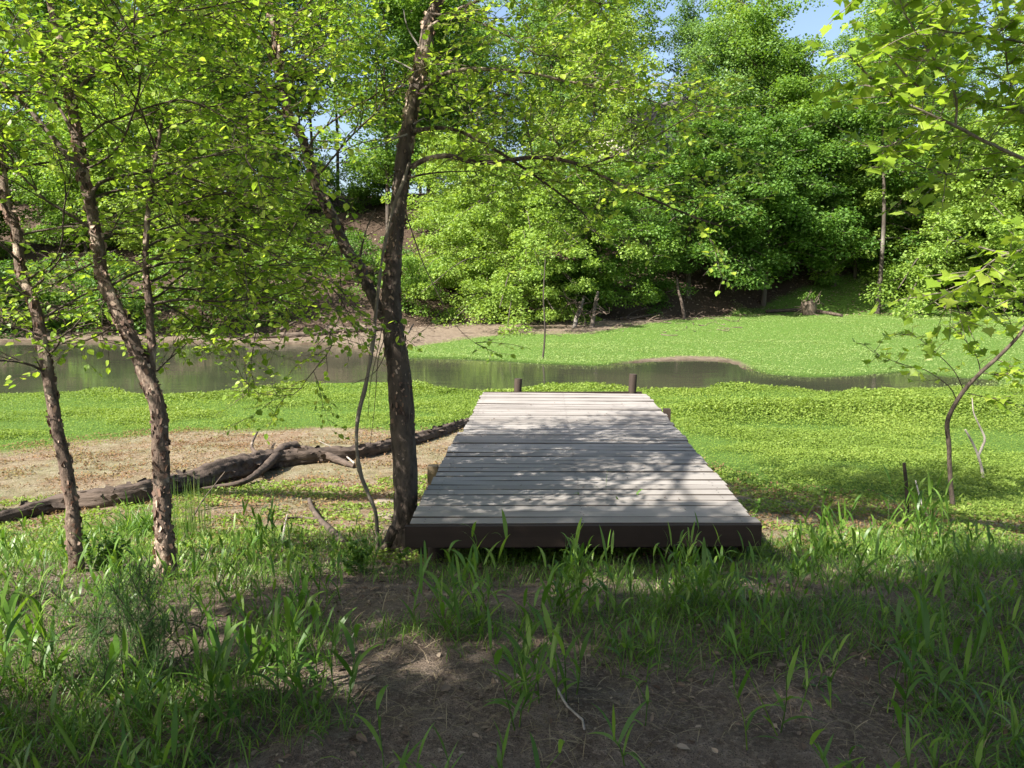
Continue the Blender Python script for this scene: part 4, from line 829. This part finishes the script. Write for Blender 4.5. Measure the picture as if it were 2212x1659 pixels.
for u in np.linspace(-150, 2380, 19):
    for row, (y, vs) in enumerate(((56, ('tall_a', 'tall_c', 'broad')), (66, ('tall_b', 'tall_a', 'tall_c')), (80, ('tall_c', 'tall_b', 'tall_a')))):
        uu = u + r_.normal() * 40 + row * 45; yy = y + r_.normal() * 2.5
        if row == 0 and (640 < uu < 830 or 1330 < uu < 1420): continue
        if row >= 1 and (660 < uu < 840) : continue
        if row >= 1 and 1690 < uu < 1800: continue
        if 20 < uu < 125: continue
        if row >= 1 and (1335 < uu < 1440): continue
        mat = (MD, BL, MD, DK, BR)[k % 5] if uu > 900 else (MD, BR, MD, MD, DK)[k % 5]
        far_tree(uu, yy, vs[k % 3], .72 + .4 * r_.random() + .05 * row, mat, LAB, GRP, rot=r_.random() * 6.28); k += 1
for i, (u, y, s, mat) in enumerate(((30, 45.5, 1.2, DK), (170, 46, 1.1, MD), (300, 45.5, 1.0, DK), (450, 45.8, 1.2, MD), (580, 47, 1.1, MD), (800, 49, .9, DK), (880, 47, .9, MD), (985, 44.5, .9, BR), (1085, 41.5, .8, BR), (1200, 45.5, .9, MD), (1400, 47.5, .9, DK), (1960, 53, 1.2, MD), (2120, 52, 1.3, BR))):
    far_tree(u, y - (8.2 if u < 700 else 5 if u < 900 else 0), 'shrub', s * 1.2, mat, 'leafy shrub at the foot of the far wooded bank', 'shrubs along the far bank foot', rot=i * 2.1, name='shrub', cat='shrub')

def far_bits():
    def drift(name, lab, pp, r0, r1, lift, mat, cat, twigs=()):
        l = cr(ground_path(pp, lift), .2); rt = thing(name, lab, cat, tuple(l[0])); m = MB(); tube(m, l, np.linspace(r0, r1, len(l)), 10, .3, 3); part(m, 'trunk', M[mat], rt)
        for tw in twigs:
            q = cr(ground_path(tw[0], tw[1]), .15); m = MB(); tube(m, q, np.linspace(r1, r1 * .4, len(q)), 6, .2, 3); part(m, 'branch', M[mat], rt)
    drift('driftwood_log', 'dark driftwood log lying on the far mud shore left of the dock tree', [(530, 732), (600, 730), (680, 726), (730, 720)], .15, .09, .1, 'drift_far', 'log', [([(600, 726), (640, 712), (665, 706)], [.2, .4, .5])])
    drift('driftwood_log', 'grey driftwood trunk on the far shore just left of the dock tree', [(705, 716), (770, 718), (835, 713)], .16, .1, .12, 'drift_far', 'log', [([(740, 717), (720, 708), (690, 706)], [.2, .35, .5]), ([(790, 716), (770, 708), (755, 704)], [.2, .3, .45])])
    drift('driftwood_pile', 'tangle of bleached driftwood branches on the far shore beyond the right dock post', [(1338, 692), (1380, 690), (1430, 693)], .09, .05, .1, 'drift', 'driftwood', [([(1350, 692), (1370, 684), (1400, 680)], [.1, .3, .4]), ([(1360, 694), (1400, 689), (1440, 685)], [.1, .2, .3]), ([(1345, 690), (1360, 697), (1380, 700)], [.1, .1, .05]), ([(1400, 692), (1420, 698), (1450, 700)], [.1, .1, .05])])
    drift('driftwood_log', 'bleached pale log end right of the root ball on the far shore', [(1765, 676), (1795, 681), (1818, 685)], .13, .08, .1, 'drift', 'log')
    drift('driftwood_log', 'long thin grey log left of the root ball on the far shore', [(1655, 676), (1700, 674), (1738, 672)], .1, .13, .1, 'drift', 'log')
    p = G(1745, 680); rt = thing('root_ball', 'upturned root ball with green weeds on top on the far shore', 'root ball', tuple(p)); m = MB(); r = np.random.default_rng(95)
    l = np.array([p + [0, 0, -.1], p + [0, 0, .3], p + [0, 0, .6], p + [0, 0, .95]]); tube(m, cr(l, .15), np.interp(np.linspace(0, 1, len(cr(l, .15))), [0, .4, .8, 1], [.35, .5, .45, .2]), 12, .4, 2)
    for _ in range(26):
        d = runit(1, r)[0]; d[1] = -abs(d[1]); a = p + [0, 0, .5] + d * .3; q = cr([a, a + d * .3 + r.normal(size=3) * .08, a + d * .5 + r.normal(size=3) * .15], .1); tube(m, q, np.linspace(.035, .01, len(q)), 5)
    part(m, 'roots', M['drift_far'], rt); m = MB(); n = 260; leaves(m, p + [0, 0, 1.0] + r.normal(size=(n, 3)) * np.array([.22, .2, .14]), runit(n, r), runit(n, r) + [0, 0, 1], .12, DIAM, 1.1); part(m, 'weeds', M[MD], rt, False)
    for (pp, lab, w) in (([(1238, 708), (1246, 685), (1256, 660), (1262, 640)], 'short dark leaning trunk with twisted bare twigs, left one of a pair', .14), ([(1276, 708), (1282, 685), (1286, 655), (1292, 630)], 'short dark trunk with twisted bare twigs, right one of a pair', .14), ([(1480, 690), (1474, 660), (1466, 630), (1462, 600)], 'pale crooked leafless trunk at the far shore under the dark trees', .11)):
        b = G(*pp[0]); l = px(pp, b[1], b[1] + 1.0); l[0] = b - [0, 0, .2]; l = cr(l, .2); rt = thing('bare_tree', lab, 'tree', tuple(b), 'leafless trunks on the far shore'); m = MB(); tube(m, l, np.linspace(w, w * .5, len(l)), 9, .2, 3); part(m, 'trunk', M['bark_far'] if w > .12 else M['drift'], rt)
        if w > .12:
            m = MB()
            for _ in range(7):
                s = l[int(len(l) * (.35 + .5 * r.random()))]; q = [s]; d = np.array([r.normal(), -.5, r.normal() * .4]); 
                for _k in range(6): d = d + r.normal(size=3) * .7; d /= np.linalg.norm(d); q.append(q[-1] + d * .28)
                q = np.array(q); tube(m, q, np.linspace(.035, .012, len(q)), 5)
            part(m, 'bare_twigs', M['drift'], rt)
    b = G(1173, 775); rt = thing('sapling', 'single thin leafless pole sapling standing in the far green flat', 'sapling', tuple(b)); m = MB(); l = cr(px([(1172, 778), (1176, 740), (1177, 700), (1174, 640), (1178, 560)], b[1]), .2); tube(m, l, np.linspace(.035, .015, len(l)), 6, .1, 4); part(m, 'trunk', M['bark_far'], rt)
far_bits()
def shore_debris():
    r = np.random.default_rng(97); mb = MB()
    for _ in range(420):
        x = -34 + r.random() * 46; yb = float(YB(x)); y = yb - 8 * r.random() ** 1.8 - .3
        if float(sdf(RIVER, np.array([x]), np.array([y]))[0]) > -.3: continue
        z = hz(x, y); d = r.normal(size=3) * np.array([1, .6, .1]); d /= np.linalg.norm(d); L = .2 + .9 * r.random() ** 2; w = .012 + .025 * r.random()
        p = np.array([x, y, z + w]); q = cr([p, p + d * L * .5 + r.normal(size=3) * .04, p + d * L + [0, 0, .06 * r.random()]], .2); tube(mb, q, np.linspace(w, w * .5, len(q)), 5)
    o = mb.build('shore_debris', M['drift_far']); tag(o, 'dead sticks and twigs strewn along the far mud shore', 'driftwood debris', kind='stuff')
shore_debris()
def house(u, y, w, d, h, rot, lab, wall):
    x = (u - CX) / FPX * (y + 1); z = hz(x, y); rt = thing('house', lab, 'house', (x, y, z - .2), 'houses beyond the far woods'); rt.rotation_euler = (0, 0, rot)
    m = MB(); rh = w * .32
    V = [(-w / 2, -d / 2, 0), (w / 2, -d / 2, 0), (w / 2, d / 2, 0), (-w / 2, d / 2, 0), (-w / 2, -d / 2, h), (w / 2, -d / 2, h), (w / 2, d / 2, h), (-w / 2, d / 2, h), (0, -d / 2, h + rh), (0, d / 2, h + rh)]
    m.add(V, [(0, 1, 5, 4), (1, 2, 6, 5), (2, 3, 7, 6), (3, 0, 4, 7)]); m.add(V, [(4, 5, 8), (6, 7, 9)]); m.build('wall', M[wall], rt, False)
    m = MB(); o = .4; s = math.hypot(w / 2, rh)
    for sg in (-1, 1):
        n = np.array([sg * rh, 0, w / 2]) / s; e = np.array([sg * w / 2, 0, -rh]) / s; c = np.array([sg * w / 4, 0, h + rh / 2]) + n * .09 + e * o / 2; box(m, c, e * (s / 2 + o / 2), np.array([0, d / 2 + o, 0]), n * .08)
    rf = m.build('roof', M['roof'], rt, False); m = MB(); box(m, (w * .2, d * .15, h + rh * .9), (.35, 0, 0), (0, .3, 0), (0, 0, .9)); m.build('chimney', M['brick'], rf, False)
    for fx in (-.27, .27):
        for fz in (.25, .7):
            m = MB(); box(m, (fx * w, -d / 2 - .03, fz * h), (.55, 0, 0), (0, .05, 0), (0, 0, .75)); wf = m.build('window', M['trim'], rt, False); m = MB(); box(m, (fx * w, -d / 2 - .085, fz * h), (.46, 0, 0), (0, .02, 0), (0, 0, .66)); m.build('pane', M['pane'], wf, False)
house(1390, 74, 7.5, 9, 5.6, .5, 'tan gabled house half hidden behind the trees above the far hill', 'siding')
house(110, 76, 8, 9, 5.2, -.35, 'pale house showing through the leaves behind the leftmost peeling trunk', 'siding')

# ---------------------------------------------------------------- light, sky, camera
w = bpy.data.worlds.new('World'); SC.world = w; w.use_nodes = True; nt = w.node_tree
bg = nt.nodes['Background']; sk = nt.nodes.new('ShaderNodeTexSky'); sk.sky_type = 'NISHITA'; sk.sun_disc = False; sk.sun_elevation = SUN_E; sk.sun_rotation = SUN_A + math.pi; sk.dust_density = 3.0; sk.air_density = 1.0
nt.links.new(sk.outputs[0], bg.inputs[0]); bg.inputs[1].default_value = .088
ld = bpy.data.lights.new('sun', 'SUN'); ld.energy = 5.0; ld.angle = R(.55); ld.color = (1, .95, .87); lo = bpy.data.objects.new('sun', ld); COL.objects.link(lo)
import mathutils
lo.rotation_euler = mathutils.Vector(TRAVEL).to_track_quat('-Z', 'Y').to_euler(); lo.location = tuple(-TRAVEL * 60)
cd = bpy.data.cameras.new('camera'); co = bpy.data.objects.new('camera', cd); COL.objects.link(co); co.location = tuple(EYE); co.rotation_euler = (R(90) - PITCH, 0, 0)
cd.sensor_width = 36; cd.lens = 36 * FPX / 2212; cd.clip_start = .05; cd.clip_end = 6000; SC.camera = co
SC.view_settings.view_transform = 'Standard'; SC.view_settings.look = 'None'; SC.view_settings.exposure = 1.6; SC.view_settings.gamma = 1
SC.render.engine = 'CYCLES'; cy = SC.cycles; cy.max_bounces = 7; cy.diffuse_bounces = 3; cy.glossy_bounces = 3; cy.transmission_bounces = 4; cy.transparent_max_bounces = 6; cy.use_denoising = True; cy.sample_clamp_indirect = 6
